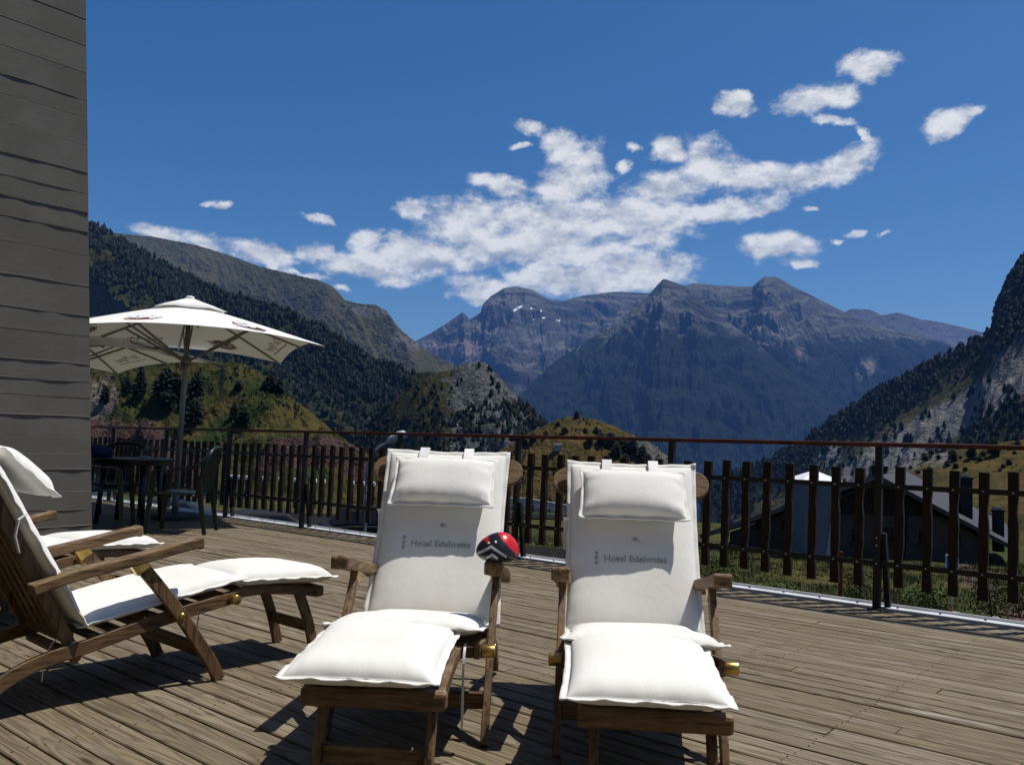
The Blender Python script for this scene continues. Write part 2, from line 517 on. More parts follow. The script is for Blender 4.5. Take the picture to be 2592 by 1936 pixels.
# ------------------------------------------------------------------ deck
UA = math.radians(-40.417)
U2 = np.array([math.cos(UA), math.sin(UA)]); V2 = np.array([-math.sin(UA), math.cos(UA)])
def uv(u, v, z=0.0):
    p = U2 * u + V2 * v
    return (float(p[0]), float(p[1]), z)
VEDGE = 6.06
PITCHB = 0.1
deck = empty('deck', (0, 0, 0), UA)
tag(deck, kind='structure')
rd = random.Random(3)
row = 0
nplank = 0
v0 = 0.42
while v0 + row * PITCHB < VEDGE - 0.04:
    v = v0 + row * PITCHB + PITCHB / 2
    ulo, uhi = -2.9 * v - 1.3, -0.174 * v + 1.5
    if v > 3.6: ulo = max(ulo, -14.6)
    else: ulo = max(ulo, -8.8)
    u = ulo - rd.uniform(0, 2.5)
    while u < uhi:
        Lb = rd.choice((3.6, 4.2, 4.2, 4.8))
        a, b = u, min(u + Lb, uhi + 1.2)
        w = PITCHB - rd.uniform(0.008, 0.0125)
        th = 0.028
        mb = MB()
        nseg = 6
        L = b - a - 0.005
        cup = rd.uniform(-0.0012, 0.0012); bow = rd.uniform(-0.004, 0.004)
        vs, fs = [], []
        ph = rd.uniform(0, 6)
        for i in range(nseg + 1):
            x = -L / 2 + L * i / nseg
            e = bow * math.sin(math.pi * i / nseg) * 0.6 + 0.0008 * math.sin(ph + i * 2.1)
            for (yy, zz) in ((-w / 2, -th), (-w / 2, -0.004), (-w / 2 + 0.004, cup), (w / 2 - 0.004, cup * -1), (w / 2, -0.004), (w / 2, -th)):
                vs.append((x, yy + e, zz))
        for i in range(nseg):
            for k in range(5):
                p = i * 6 + k
                fs.append((p, p + 1, p + 7, p + 6))
        fs.append(tuple(range(5, -1, -1))); fs.append(tuple(nseg * 6 + k for k in range(6)))
        mb.add(vs, fs)
        o = mb.build('plank', MAT['deck'], deck)
        o.location = ((a + b) / 2, v, rd.uniform(-0.002, 0.0015))
        o.rotation_euler = (rd.uniform(-0.008, 0.008), rd.uniform(-0.0004, 0.0004), rd.uniform(-0.0006, 0.0006))
        nplank += 1
        u += Lb
    row += 1
sw = MB()
rs5 = random.Random(77)
for k in range(row):
    v = v0 + k * PITCHB + PITCHB / 2
    for u in np.arange(-14.4, 1.2, 0.6):
        if u < -2.9 * v - 0.5 or u > -0.174 * v + 0.6: continue
        for dv in (-0.024, 0.024):
            cu_, cv_ = u + rs5.uniform(-0.008, 0.008), v + dv + rs5.uniform(-0.004, 0.004)
            sw.add([(cu_ + 0.0042 * math.cos(a), cv_ + 0.0042 * math.sin(a), 0.0032) for a in np.arange(6) * math.pi / 3], [(0, 1, 2, 3, 4, 5)])
tag(sw.build('deck_screws', MAT['iron'], deck), kind='stuff')
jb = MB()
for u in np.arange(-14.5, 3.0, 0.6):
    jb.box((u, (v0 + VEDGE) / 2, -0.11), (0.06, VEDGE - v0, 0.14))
jb.box((-6, (v0 + VEDGE) / 2, -0.22), (19, VEDGE - v0, 0.06))  # near-black sheet added below the joists to block light through the gaps
jb.build('joists_with_light_block', MAT['dark'], deck)
# pale metal edging strip with screws
es = MB()
es.box((-6.0, VEDGE + 0.045, -0.012), (20, 0.085, 0.05), ch=0.003)
es.box((-6.0, VEDGE + 0.093, -0.10), (20, 0.008, 0.26))
edge = es.build('edge_strip', MAT['zinc'], deck)
eb = MB()
for u in np.arange(-13.5, 2.5, 0.26):
    eb.tube([(u, VEDGE + 0.045, 0.012), (u, VEDGE + 0.045, 0.020)], 0.008, 6)
tag(eb.build('screws', MAT['iron'], edge), kind='stuff')

# ------------------------------------------------------------------ railing
rail = empty('railing', uv(0, 6.03), UA)
tag(rail, 'dark railing with wavy brown pickets and rust red handrail along the deck', 'railing')
PU = [-9.768 + 1.5715 * n for n in range(-3, 8)]           # posts along the deck edge
LEAN = 0.018
def top(u, z): return (u + z * LEAN, 0, z)
H = 1.1
for u in PU:
    mb = MB(); mb.beam(top(u, 0), top(u, H - 0.028), 0.045, 0.045, up=(0, 1, 0), ch=0.003)
    post = mb.build('post', MAT['iron'], rail)
    mb = MB(); mb.beam((u + 0.03 + 0.5 * LEAN, 0.02, 0.50), (u + 0.05, 0.075, 0.005), 0.035, 0.035, up=(0, 1, 0))
    mb.build('brace', MAT['iron'], rail)
    mb = MB(); mb.box((u, 0, 0.004), (0.09, 0.10, 0.008)); mb.build('base_plate', MAT['iron'], rail)
    mb = MB()
    for z in (0.42, 0.47, 0.30):
        mb.tube([(u + z * LEAN, -0.022, z), (u + z * LEAN, -0.032, z)], 0.006, 6)
    tag(mb.build('bolts', MAT['bolt'], rail), kind='stuff')
mb = MB(); mb.box(((PU[0] + PU[-1]) / 2 + H * LEAN, 0, H - 0.014), (PU[-1] - PU[0] + 0.1, 0.062, 0.030), ch=0.004)
mb.build('handrail', MAT['rust_rail'], rail)
for i in range(len(PU) - 1):
    for z, w in ((0.81, 0.034), (0.30, 0.036)):
        mb = MB(); mb.box(((PU[i] + PU[i + 1]) / 2 + z * LEAN, -0.004, z), (PU[i + 1] - PU[i] - 0.047, 0.010, w))
        mb.build('crossbar', MAT['iron'], rail)

def picket_mesh(seed):
    r = random.Random(seed)
    Z = np.linspace(0, 0.79, 30)
    w = 0.058
    ls, rs = [], []
    for z in Z:
        f = z / 0.79
        wave = 0.0
        for c, wd, am in ((0.23, 0.085, 0.0095), (0.46, 0.06, 0.003), (0.70, 0.085, 0.009)):
            wave += am * math.exp(-((f - c) / wd) ** 2)
        rs.append(w / 2 - wave + r.uniform(-0.0006, 0.0006))
        ls.append(-w / 2 + 0.35 * wave * (0.4 + 0.6 * r.random()))
    vs, fs = [], []
    t = 0.016
    for i, z in enumerate(Z):
        zz = z + (r.uniform(-0.004, 0.004) if i in (0, len(Z) - 1) else 0)
        vs += [(ls[i], -t, zz), (rs[i], -t, zz), (rs[i], t, zz), (ls[i], t, zz)]
    n = len(Z)
    for i in range(n - 1):
        for k in range(4):
            a, b = i * 4 + k, i * 4 + (k + 1) % 4
            fs.append((a, b, b + 4, a + 4))
    fs += [(3, 2, 1, 0), tuple((n - 1) * 4 + k for k in range(4))]
    mb = MB(); mb.add(vs, fs)
    return mb.mesh('picket')
PM = [picket_mesh(s) for s in range(4)]
rp = random.Random(5)
for i in range(len(PU) - 1):
    for k in range(9):
        u = PU[i] + 1.5715 * (k + 1) / 9.6 - 0.03 + rp.uniform(-0.006, 0.006)
        z0 = 0.145 + rp.uniform(-0.008, 0.008)
        o = link_mesh('picket', PM[rp.randrange(4)], MAT['picket'], rail)
        o.location = (u + z0 * LEAN, 0.022, z0)
        o.rotation_euler = (0, LEAN + rp.uniform(-0.006, 0.006), 0)
        mb = MB()
        for z in (0.81, 0.30):
            mb.tube([(u + z * LEAN, -0.009, z), (u + z * LEAN, -0.018, z)], 0.0055, 6)
        b_ = mb.build('bolts', MAT['bolt'], rail); tag(b_, kind='stuff')

# ------------------------------------------------------------------ board-marked concrete wall
wall = empty('concrete_wall', uv(-8.81, 3.97), UA)
tag(wall, 'tall dark grey board-marked concrete wall at the left edge', 'wall')
rw = random.Random(21)
z = -0.3
sprev = 5.5
core = MB()
TAPER = 0.397 / 5.33
core.add([(-1.4, -9, -0.3), (-0.02, -9, -0.3), (-0.02, 0.30 * TAPER, -0.3), (-1.4, 0.30 * TAPER, -0.3),
          (-1.4, -9, 7.4), (-0.02, -9, 7.4), (-0.02, -7.4 * TAPER - 0.01, 7.4), (-1.4, -7.4 * TAPER - 0.01, 7.4)],
         [(3, 2, 1, 0), (4, 5, 6, 7), (0, 1, 5, 4), (1, 2, 6, 5), (2, 3, 7, 6), (3, 0, 4, 7)])
core.build('wall_core', MAT['concrete'], wall)
while z < 7.3:
    hgt = rw.choice((0.19, 0.21, 0.24, 0.27, 0.30)) if z > 1.6 else rw.choice((0.16, 0.18, 0.20, 0.21))
    dep = rw.uniform(0.0, 0.0035)
    tilt = rw.uniform(-0.002, 0.002)
    nx = 64
    vs, fs = [], []
    s1, s2 = sprev, rw.uniform(0, 50); sprev = s2
    for i in range(nx + 1):
        t = i / nx
        y = -8.9 + 8.9 * t ** 0.55
        e0 = 0.003 * float(perlin(np.array([y * 2 + s1]), np.array([s1]))[0]); e1 = 0.003 * float(perlin(np.array([y * 2 + s2]), np.array([s2]))[0])
        for (zz, q) in ((z + 0.0003 + e0, -0.003), (z + 0.004 + e0, 0.0), (z + hgt - 0.004 + e1, tilt), (z + hgt - 0.0003 + e1, tilt - 0.003)):
            yy = min(y, 0) + (-zz * TAPER if i == nx else -0.0) - (0.4 if (i == nx - 1 and False) else 0)
            if i > nx * 0.5: yy = y - zz * TAPER * ((t - 0.5) / 0.5)
            dx = 0.0012 * float(perlin(np.array([y * 1.3 + s1]), np.array([zz * 2]))[0])
            vs.append((dep + q + dx, yy, zz))
    for i in range(nx):
        for k in range(3):
            p = i * 4 + k
            fs.append((p, p + 4, p + 5, p + 1))
    # closed end and back
    b = len(vs)
    zt, zb = z + hgt - 0.003, z + 0.004
    vs += [(-0.05, -zb * TAPER, zb), (-0.05, -zt * TAPER, zt)]
    e = nx * 4
    fs.append((e, b, b + 1, e + 3, e + 2, e + 1))
    mb = MB(); mb.add(vs, fs)
    mb.build('concrete_board_band', MAT['concrete'], wall, smooth=False)
    if rw.random() < 0.5:                   # thin fin left where two shuttering boards met
        fv, ff = [], []
        for i in range(61):
            y = -8.9 * (1 - (i / 60)) ** 1.6
            hh = max(0.002, 0.006 + 0.006 * float(perlin(np.array([y * 5 + s2]), np.array([s1]))[0]))
            zz = z + hgt + 0.003 * math.sin(y * 7 + s1)
            yy = y - zz * TAPER * (1 - abs(y) / 8.9)
            fv += [(0.0, yy, zz - 0.004), (dep + hh, yy, zz), (0.0, yy, zz + 0.004)]
        for i in range(60):
            p = i * 3
            ff += [(p, p + 3, p + 4, p + 1), (p + 1, p + 4, p + 5, p + 2)]
        mb = MB(); mb.add(fv, ff); mb.build('shuttering_fin', MAT['concrete'], wall)
    z += hgt
# unseen hotel front behind the viewer, added to block sky light
fac = MB(); fac.box((12.0, -7.2, 5.2), (27.0, 0.5, 11.0))
fac.build('sky_block_facade', MAT['concrete'], wall)
# ------------------------------------------------------------------ loungers
def pillow_surface(O, A, N, L, W, T, seed, bend=0.0, shift=0.0, puck=0.16, boxy=5.0):
    """returns f(l, w, side) -> local point, l in [0, L] along A, w in [-W/2, W/2]"""
    O, A, N = np.array(O), np.array(A), np.array(N)
    sd_ = seed * 3.7
    def f(l, w, side=1):
        a = 2 * l / L - 1; b = 2 * w / W
        a_, b_ = max(-1, min(1, a)), max(-1, min(1, b))
        prof = max(0.0, (1 - abs(a_) ** boxy)) ** 0.5 * max(0.0, (1 - abs(b_) ** boxy)) ** 0.5
        ea, eb = 1 - abs(a_), 1 - abs(b_)
        pk = puck * (math.exp(-eb * 7) * math.sin(l * 95 + sd_ + 1.5 * math.sin(l * 31)) + math.exp(-ea * 7) * math.sin(w * 95 + sd_ * 2 + 1.5 * math.sin(w * 37)))
        big = 0.10 * math.sin(l * 11 + sd_) * math.cos(w * 9 + sd_)
        h = T * prof * (1 + pk + big)
        # corners pull out, sides draw in
        ll = l + (L * 0.012) * (-a_) * (1 - abs(b_) ** 2)
        ww = w - b_ * W * 0.018 * (1 - abs(a_) ** 2)
        z = (0.62 * h if side > 0 else -0.38 * h) + bend * (1 - a * a)
        p = O + A * ll + N * z
        return (float(p[0]), ww + shift, float(p[1]))
    return f

def pillow(name, parent, O, E, W, T, seed, mat='fabric', bend=0.0, shift=0.0, fl=0.018, n=(44, 40), flip=False, ends=(1, 1), puck=0.16, boxy=5.0):
    O, E = np.array(O, float), np.array(E, float)
    L = float(np.linalg.norm(E - O)); A = (E - O) / L
    N = np.array([-A[1], A[0]])
    if flip: N = -N
    f = pillow_surface(O, A, N, L, W, T, seed, bend, shift, puck, boxy)
    r = random.Random(seed)
    ls = [-fl * ends[0], -fl * 0.5 * ends[0]] + [L * (0.5 - 0.5 * math.cos(math.pi * i / n[0])) for i in range(n[0] + 1)] + [L + fl * 0.5 * ends[1], L + fl * ends[1]]
    ws = [-W / 2 - fl, -W / 2 - fl * 0.5] + [W * (-0.5 * math.cos(math.pi * i / n[1])) for i in range(n[1] + 1)] + [W / 2 + fl * 0.5, W / 2 + fl]
    nl, nw = len(ls), len(ws)
    ph = r.uniform(0, 6)
    vs, fs = [], []
    for side in (1, -1):
        for i, l in enumerate(ls):
            for j, w in enumerate(ws):
                p = f(l, w, side)
                ov = max(0, abs(w) - W / 2) + max(0, l - L, -l)
                off = side * 0.0025
                if ov > 0:                 # seam flange: thin, wavy, curled
                    off += (ov / fl) * (0.0028 * math.sin((l if abs(w) > W / 2 else w) * 55 + ph) + 0.0012 * math.sin((l + w) * 120 + ph)) + 0.003 * (ov / fl)
                vs.append((p[0] + N[0] * off, p[1], p[2] + N[1] * off))
    q = nl * nw
    flipf = -1 if (N[0] * A[1] - N[1] * A[0]) > 0 else 1
    def F(*ids): fs.append(ids if flipf > 0 else ids[::-1])
    for i in range(nl - 1):
        for j in range(nw - 1):
            a = i * nw + j
            F(a, a + 1, a + nw + 1, a + nw)
            F(q + a, q + a + nw, q + a + nw + 1, q + a + 1)
    for i in range(nl - 1):
        a = i * nw; b = a + nw - 1
        F(a, a + nw, q + a + nw, q + a); F(b, q + b, q + b + nw, b + nw)
    for j in range(nw - 1):
        a = j; b = (nl - 1) * nw + j
        F(a, q + a, q + a + 1, a + 1); F(b, b + 1, q + b + 1, q + b)
    mb = MB(); mb.add(vs, fs)
    o = mb.build(name, MAT[mat], parent, smooth=True)
    return o, f, L, N

def text_mesh(body, size, bold=0.0, shear=0.0):
    cu = bpy.data.curves.new('lettering', 'FONT')
    cu.body = body; cu.size = size; cu.align_x = 'CENTER'; cu.align_y = 'CENTER'; cu.offset = bold; cu.shear = shear
    cu.resolution_u = 3
    ob = bpy.data.objects.new('lettering', cu); COL.objects.link(ob)
    dg = bpy.context.evaluated_depsgraph_get()
    me = bpy.data.meshes.new_from_object(ob.evaluated_get(dg))
    bpy.data.objects.remove(ob, do_unlink=True)
    return me

BACK_O, BACK_E = (-0.425, 0.305), (-0.805, 0.965)

def make_lounger(name, label, seed, dz_back=0.0, pillow_flop=0.0, printed=True, leg_shift=0.0, seat_shift=0.0):
    T = empty(name)
    tag(T, label, 'sun lounger')
    wood = MAT['teak']
    def part(nm, mb, mat=wood, smooth=False, bev=0.004, parent=T):
        if mat is wood:
            if any(k in nm for k in ('stretcher', 'end_bar', 'knee_bar', 'slat', 'cross_rail', 'headboard', 'dowel')) and nm != 'back_slat': mat = MAT['teak_y']
            elif nm in ('front_leg', 'leg_rest_leg', 'back_post', 'back_slat'): mat = MAT['teak_z']
        o = mb.build(nm, mat, parent, smooth)
        if bev: bevel_obj(o, bev)
        return o
    for s in (-1, 1):
        w = lambda a, b: (s * a, s * b) if s > 0 else (s * b, s * a)
        rp_ = crom([(0.215, 0.332), (0.10, 0.314), (-0.06, 0.286), (-0.26, 0.244), (-0.40, 0.212), (-0.53, 0.188), (-0.64, 0.150), (-0.74, 0.085), (-0.82, 0.020)], 3)
        part('side_rail', MB().strip([tuple(p) for p in rp_], [0.052] * (len(rp_) - 5) + [0.05, 0.048, 0.046, 0.042, 0.036], *w(0.232, 0.256)))
        fp = crom([(-0.238, 0.516), (-0.15, 0.415), (-0.05, 0.290), (0.05, 0.148), (0.10, 0.072), (0.135, 0.003)], 3)
        leg = part('front_leg', MB().strip([tuple(p) for p in fp], 0.050, *w(0.2585, 0.284)))
        mb = MB().tube([(-0.048, s * 0.283, 0.288), (-0.048, s * 0.290, 0.288)], 0.013, 10)
        part('bolt', mb, MAT['brass'], True, 0, leg)
        arm = crom([(-0.62, 0.447), (-0.50, 0.480), (-0.36, 0.506), (-0.20, 0.535), (-0.05, 0.566), (0.0, 0.573), (0.022, 0.575)], 3)
        na = len(arm)
        th = [0.040] * (na - 4) + [0.046, 0.048, 0.046, 0.034]
        arm_o = part('armrest', MB().strip([tuple(p) for p in arm], th, *w(0.243, 0.307)), bev=0.007)
        mb = MB().strip([(-0.245, 0.522), (-0.215, 0.478)], 0.056, *w(0.256, 0.287)); mb.box((-0.225, s * 0.272, 0.520), (0.085, 0.03, 0.006))
        part('brass_bracket', mb, MAT['brass'], bev=0.002, parent=arm_o)
        bk = part('back_post', MB().strip([(-0.452, 0.225), (-0.80, 0.880 + dz_back)], 0.042, *w(0.205, 0.229)))
        mb = MB().tube([(0.185, s * 0.258, 0.327), (0.185, s * 0.302, 0.327)], 0.021, 14)
        part('brass_knob', mb, MAT['brass'], True, 0.003)
        lp = crom([(0.18, 0.318), (0.26, 0.332), (0.35, 0.335), (0.45, 0.328), (0.56, 0.314), (0.655, 0.296)], 3)
        part('leg_rest_rail', MB().strip([tuple(p) for p in lp], 0.040, *w(0.172, 0.196)))
        fl = crom([(0.585, 0.300), (0.625, 0.208), (0.655, 0.128), (0.69, 0.003)], 3)
        part('leg_rest_leg', MB().strip([tuple(p) for p in fl], 0.046, *w(0.145, 0.170)))
    part('front_stretcher', MB().beam((0.062, -0.258, 0.130), (0.062, 0.258, 0.130), 0.022, 0.055))
    part('rear_dowel', MB().tube([(-0.43, -0.231, 0.175), (-0.43, 0.231, 0.175)], 0.020, 12), smooth=True, bev=0)
    part('rear_stretcher', MB().beam((-0.70, -0.231, 0.115), (-0.70, 0.231, 0.115), 0.022, 0.045))
    part('leg_rest_stretcher', MB().beam((0.648, -0.145, 0.135), (0.648, 0.145, 0.135), 0.02, 0.05))
    mb = MB().beam((0.672, -0.205, 0.300), (0.672, 0.205, 0.300), 0.050, 0.052)
    part('leg_rest_end_bar', mb, bev=0.012)
    part('knee_bar', MB().beam((0.195, -0.231, 0.322), (0.195, 0.231, 0.322), 0.03, 0.03))
    for k in range(7):
        s_ = -0.36 + k * 0.075
        z_ = np.interp(s_, [-0.40, -0.26, -0.06, 0.175], [0.212, 0.244, 0.286, 0.325]) + 0.018
        part('seat_slat', MB().beam((s_, -0.231, z_), (s_, 0.231, z_), 0.05, 0.012), bev=0)
    for k in range(4):
        s_ = 0.28 + k * 0.09
        z_ = np.interp(s_, [0.26, 0.35, 0.45, 0.56, 0.655], [0.332, 0.335, 0.328, 0.314, 0.296]) + 0.008
        part('leg_rest_slat', MB().beam((s_, -0.171, z_), (s_, 0.171, z_), 0.05, 0.012), bev=0)
    for k in range(5):
        w_ = (k - 2) * 0.082
        part('back_slat', MB().beam((-0.463, w_, 0.265), (-0.78, w_, 0.85 + dz_back), 0.045, 0.014, up=(0.88, 0, 0.48)), bev=0)
    part('back_cross_rail', MB().beam((-0.447, -0.204, 0.245), (-0.447, 0.204, 0.245), 0.030, 0.045))
    # headboard with round ends
    A = np.array([-0.499, 0.867]); N = np.array([0.867, 0.499])
    pts = []
    hw, rr = 0.275, 0.064
    for k in range(13):
        t = -math.pi / 2 + math.pi * k / 12; pts.append((hw + rr * math.cos(t), rr * math.sin(t)))
    for k in range(13):
        t = math.pi / 2 + math.pi * k / 12; pts.append((-hw + rr * math.cos(t), rr * math.sin(t)))
    c0 = np.array([-0.812, 0.892 + dz_back])
    vs = []
    for off in (0.013, -0.013):
        for (w_, a_) in pts:
            p = c0 + A * a_ + N * off; vs.append((p[0], w_, p[1]))
    n = len(pts)
    fs = [tuple(range(n)), tuple(range(2 * n - 1, n - 1, -1))] + [(i, i + n, (i + 1) % n + n, (i + 1) % n) for i in range(n)]
    part('headboard', MB().add(vs, fs), bev=0.004)
    # cushions
    bo = np.array(BACK_O); be = np.array(BACK_E) + np.array([0, dz_back])
    back, fb, LB, NB = pillow('back_cushion', T, bo, be, 0.52, 0.062, seed, flip=True, fl=0.020, n=(40, 30), puck=0.07)
    pillow('seat_cushion', T, (-0.415, 0.292), (0.232, 0.402), 0.485, 0.072, seed + 1, shift=seat_shift, fl=0.024, puck=0.10)
    pillow('leg_cushion', T, (0.225, 0.388), (0.738, 0.362), 0.415, 0.088, seed + 2, shift=leg_shift, fl=0.020, puck=0.05, boxy=5.2)
    # head pillow on the upper back
    def bp(l, off):
        a = bo + (be - bo) / LB * l + NB * off
        return a
    o1, o2 = bp(LB - 0.300, 0.112 + pillow_flop), bp(LB - 0.072, 0.066)
    pillow('head_pillow', T, o1, o2, 0.42, 0.086, seed + 3, flip=True, fl=0.016, n=(30, 40), puck=0.12, boxy=3.6, shift=0.004)
    for w_ in (-0.105, 0.095):
        pp = [bp(LB - 0.09, 0.060), bp(LB - 0.03, 0.040), bp(LB + 0.022, 0.018), bp(LB + 0.022, -0.03), bp(LB - 0.10, -0.035)]
        part('pillow_strap', MB().strip([tuple(p) for p in pp], 0.003, w_ - 0.021, w_ + 0.021), MAT['tape'], bev=0)
    # loose ties
    part('tie', MB().strip([tuple(p) for p in crom([(0.24, 0.36), (0.275, 0.345), (0.295, 0.29), (0.290, 0.17), (0.283, 0.10)], 4)], 0.002, 0.205, 0.213), MAT['tape'], bev=0)
    part('tie', MB().strip([tuple(p) for p in crom([(-0.47, 0.25), (-0.50, 0.22), (-0.52, 0.16), (-0.525, 0.09)], 4)], 0.002, -0.18, -0.172), MAT['tape'], bev=0)
    part('back_tie', MB().strip([tuple(bp(0.47, 0.012)), tuple(bp(0.465, -0.02)), tuple(bp(0.42, -0.055)), tuple(bp(0.36, -0.07))], 0.003, -0.285, -0.262), MAT['tape'], bev=0)
    if printed:
        def put(me, lc, wc, nm):
            vs = []
            for v in me.vertices:
                l, w_ = lc + v.co.y, wc + v.co.x
                p = fb(l, w_, 1)
                vs.append((p[0] + NB[0] * 0.0042, p[1], p[2] + NB[1] * 0.0042))
            for v, c in zip(me.vertices, vs): v.co = c
            return link_mesh(nm, me, MAT['print'], back)
        put(text_mesh('Hotel Edelweiss', 0.0405, 0.0011), LB - 0.455, 0.012, 'lettering')
        for k, dl in enumerate((-0.437, -0.459, -0.481)):
            put(text_mesh('*', 0.042, 0.0008), LB + dl, -0.148, 'printed_star')
        em = MB()
        for k in range(7):
            t = 2 * math.pi * k / 7 + 0.3
            em.add([(0.004 * math.cos(t + 1.4), 0.004 * math.sin(t + 1.4), 0), (0.019 * math.cos(t), 0.015 * math.sin(t), 0), (0.004 * math.cos(t - 1.4), 0.004 * math.sin(t - 1.4), 0)], [(0, 1, 2)])
        em.add([(0.004, -0.004, 0), (0.024, -0.010, 0), (0.022, -0.014, 0)], [(0, 1, 2)])
        put(em.mesh('printed_flower'), LB - 0.365, 0.012, 'printed_flower')
    return T

def pose(o, x, y, yaw):
    o.location = (x, y, 0); o.rotation_euler = (0, 0, math.radians(yaw))
    return o

pose(make_lounger('sun_lounger', 'cream cushioned wooden sun lounger seen from the side at far left', 1, printed=False, pillow_flop=0.03), -1.475, 3.779, 47.6)
pose(make_lounger('sun_lounger', 'half hidden wooden lounger with cream cushion beside the concrete wall', 11, printed=False), -2.62, 4.70, 60.0)
pose(make_lounger('sun_lounger', 'cream lounger facing the viewer with red and black stone on its armrest', 23, dz_back=-0.006, leg_shift=-0.036), -0.321, 3.146, -93.1)
pose(make_lounger('sun_lounger', 'rightmost cream cushioned lounger, wooden arms empty, facing the viewer', 37, dz_back=-0.034, leg_shift=-0.024), 0.462, 3.023, -95.0)

# ------------------------------------------------------------------ painted stone on the armrest
def stone():
    t = NT('red_and_black_paint')
    v = t.coord('Object')
    sp = t.n('ShaderNodeSeparateXYZ'); t.put(sp.inputs[0], v)
    x, y, z = sp.outputs[0], sp.outputs[1], sp.outputs[2]
    wob = t.math('MULTIPLY', t.math('SUBTRACT', t.noise(v, 18, 2), 0.5), 0.02)
    # red cap on the right, small red flank on the left
    redr = t.math('GREATER_THAN', t.math('ADD', t.math('ADD', t.math('MULTIPLY', x, 0.9), t.math('MULTIPLY', z, 0.9)), wob), 0.058)
    redl = t.math('MULTIPLY', t.math('LESS_THAN', t.math('ADD', x, wob), -0.036), t.math('GREATER_THAN', t.math('ADD', t.math('MULTIPLY', x, 0.9), z), -0.002))
    cut = t.math('GREATER_THAN', z, -0.005)
    red = t.math('MULTIPLY', t.math('MAXIMUM', redr, redl), cut)
    col = t.mix(red, (0.018, 0.018, 0.021), (0.62, 0.012, 0.016))
    def stroke(x0, z0, slope, peak, half, lo, hi):
        dz = t.math('ABSOLUTE', t.math('SUBTRACT', t.math('SUBTRACT', z, z0), t.math('MULTIPLY', t.math('ABSOLUTE', t.math('SUBTRACT', x, x0)), slope)))
        m = t.math('LESS_THAN', t.math('ADD', dz, t.math('MULTIPLY', wob, 0.15)), half)
        m = t.math('MULTIPLY', m, t.math('GREATER_THAN', x, lo)); m = t.math('MULTIPLY', m, t.math('LESS_THAN', x, hi))
        return t.math('MULTIPLY', m, t.math('LESS_THAN', y, 0.0))
    st = t.math('MAXIMUM', stroke(-0.026, 0.026, -0.62, 0, 0.0048, -0.072, 0.028), stroke(-0.022, 0.000, -0.75, 0, 0.0045, -0.042, -0.002))
    col = t.mix(st, col, (0.46, 0.47, 0.48))
    for (dx, dz_) in ((-0.034, 0.038), (-0.010, 0.043)):
        d = t.math('SQRT', t.math('ADD', t.math('POWER', t.math('SUBTRACT', x, dx), 2.0), t.math('POWER', t.math('SUBTRACT', z, dz_), 2.0)))
        col = t.mix(t.math('MULTIPLY', t.math('LESS_THAN', d, 0.004), t.math('LESS_THAN', y, 0.0)), col, (0.8, 0.8, 0.8))
    t.bump(t.noise(v, 45, 4), 0.12, 0.003)
    m = t.fin(col, 0.26, 0.5)
    me = bpy.data.meshes.new('painted_stone')
    bm = bmesh.new(); bmesh.ops.create_icosphere(bm, subdivisions=4, radius=1.0)
    for q in bm.verts:
        c = q.co
        zz = c.z if c.z > 0 else c.z * 0.5
        k = 1 + 0.04 * math.sin(3 * c.x + 1) + 0.03 * math.sin(4 * c.y + c.z * 3)
        q.co = Vector((c.x * 0.080 * k + 0.008 * c.z, c.y * 0.070 * k, zz * 0.070 * k - 0.012 * max(0, c.x) * max(0, c.x)))
        if q.co.z < -0.034: q.co.z = -0.034 - (q.co.z + 0.034) * 0.1
    bm.to_mesh(me); bm.free()
    o = link_mesh('painted_stone', me, m, None, True)
    tag(o, 'glossy red and black painted stone with pale grey chevrons on an armrest', 'painted stone')
    return o
st_ = stone()
st_.location = (-0.034, 3.165, 0.626)
st_.rotation_euler = (0, 0, math.radians(4))

# ------------------------------------------------------------------ parasols
MAT['alu'] = plain('grey_aluminium', (0.22, 0.215, 0.20), 0.45, 0.4, 0.3, 0.1)
MAT['logo_black'] = plain('logo_black', (0.035, 0.045, 0.042), 0.85, 0.1)
MAT['logo_red'] = plain('logo_red', (0.42, 0.035, 0.03), 0.85, 0.1)
MAT['logo_white'] = plain('logo_white', (0.8, 0.8, 0.79), 0.85, 0.1)
MAT['script'] = plain('script_print', (0.24, 0.19, 0.13), 0.85, 0.1)
MAT['base'] = plain('parasol_base_plate', (0.05, 0.05, 0.05), 0.7, 0.2)

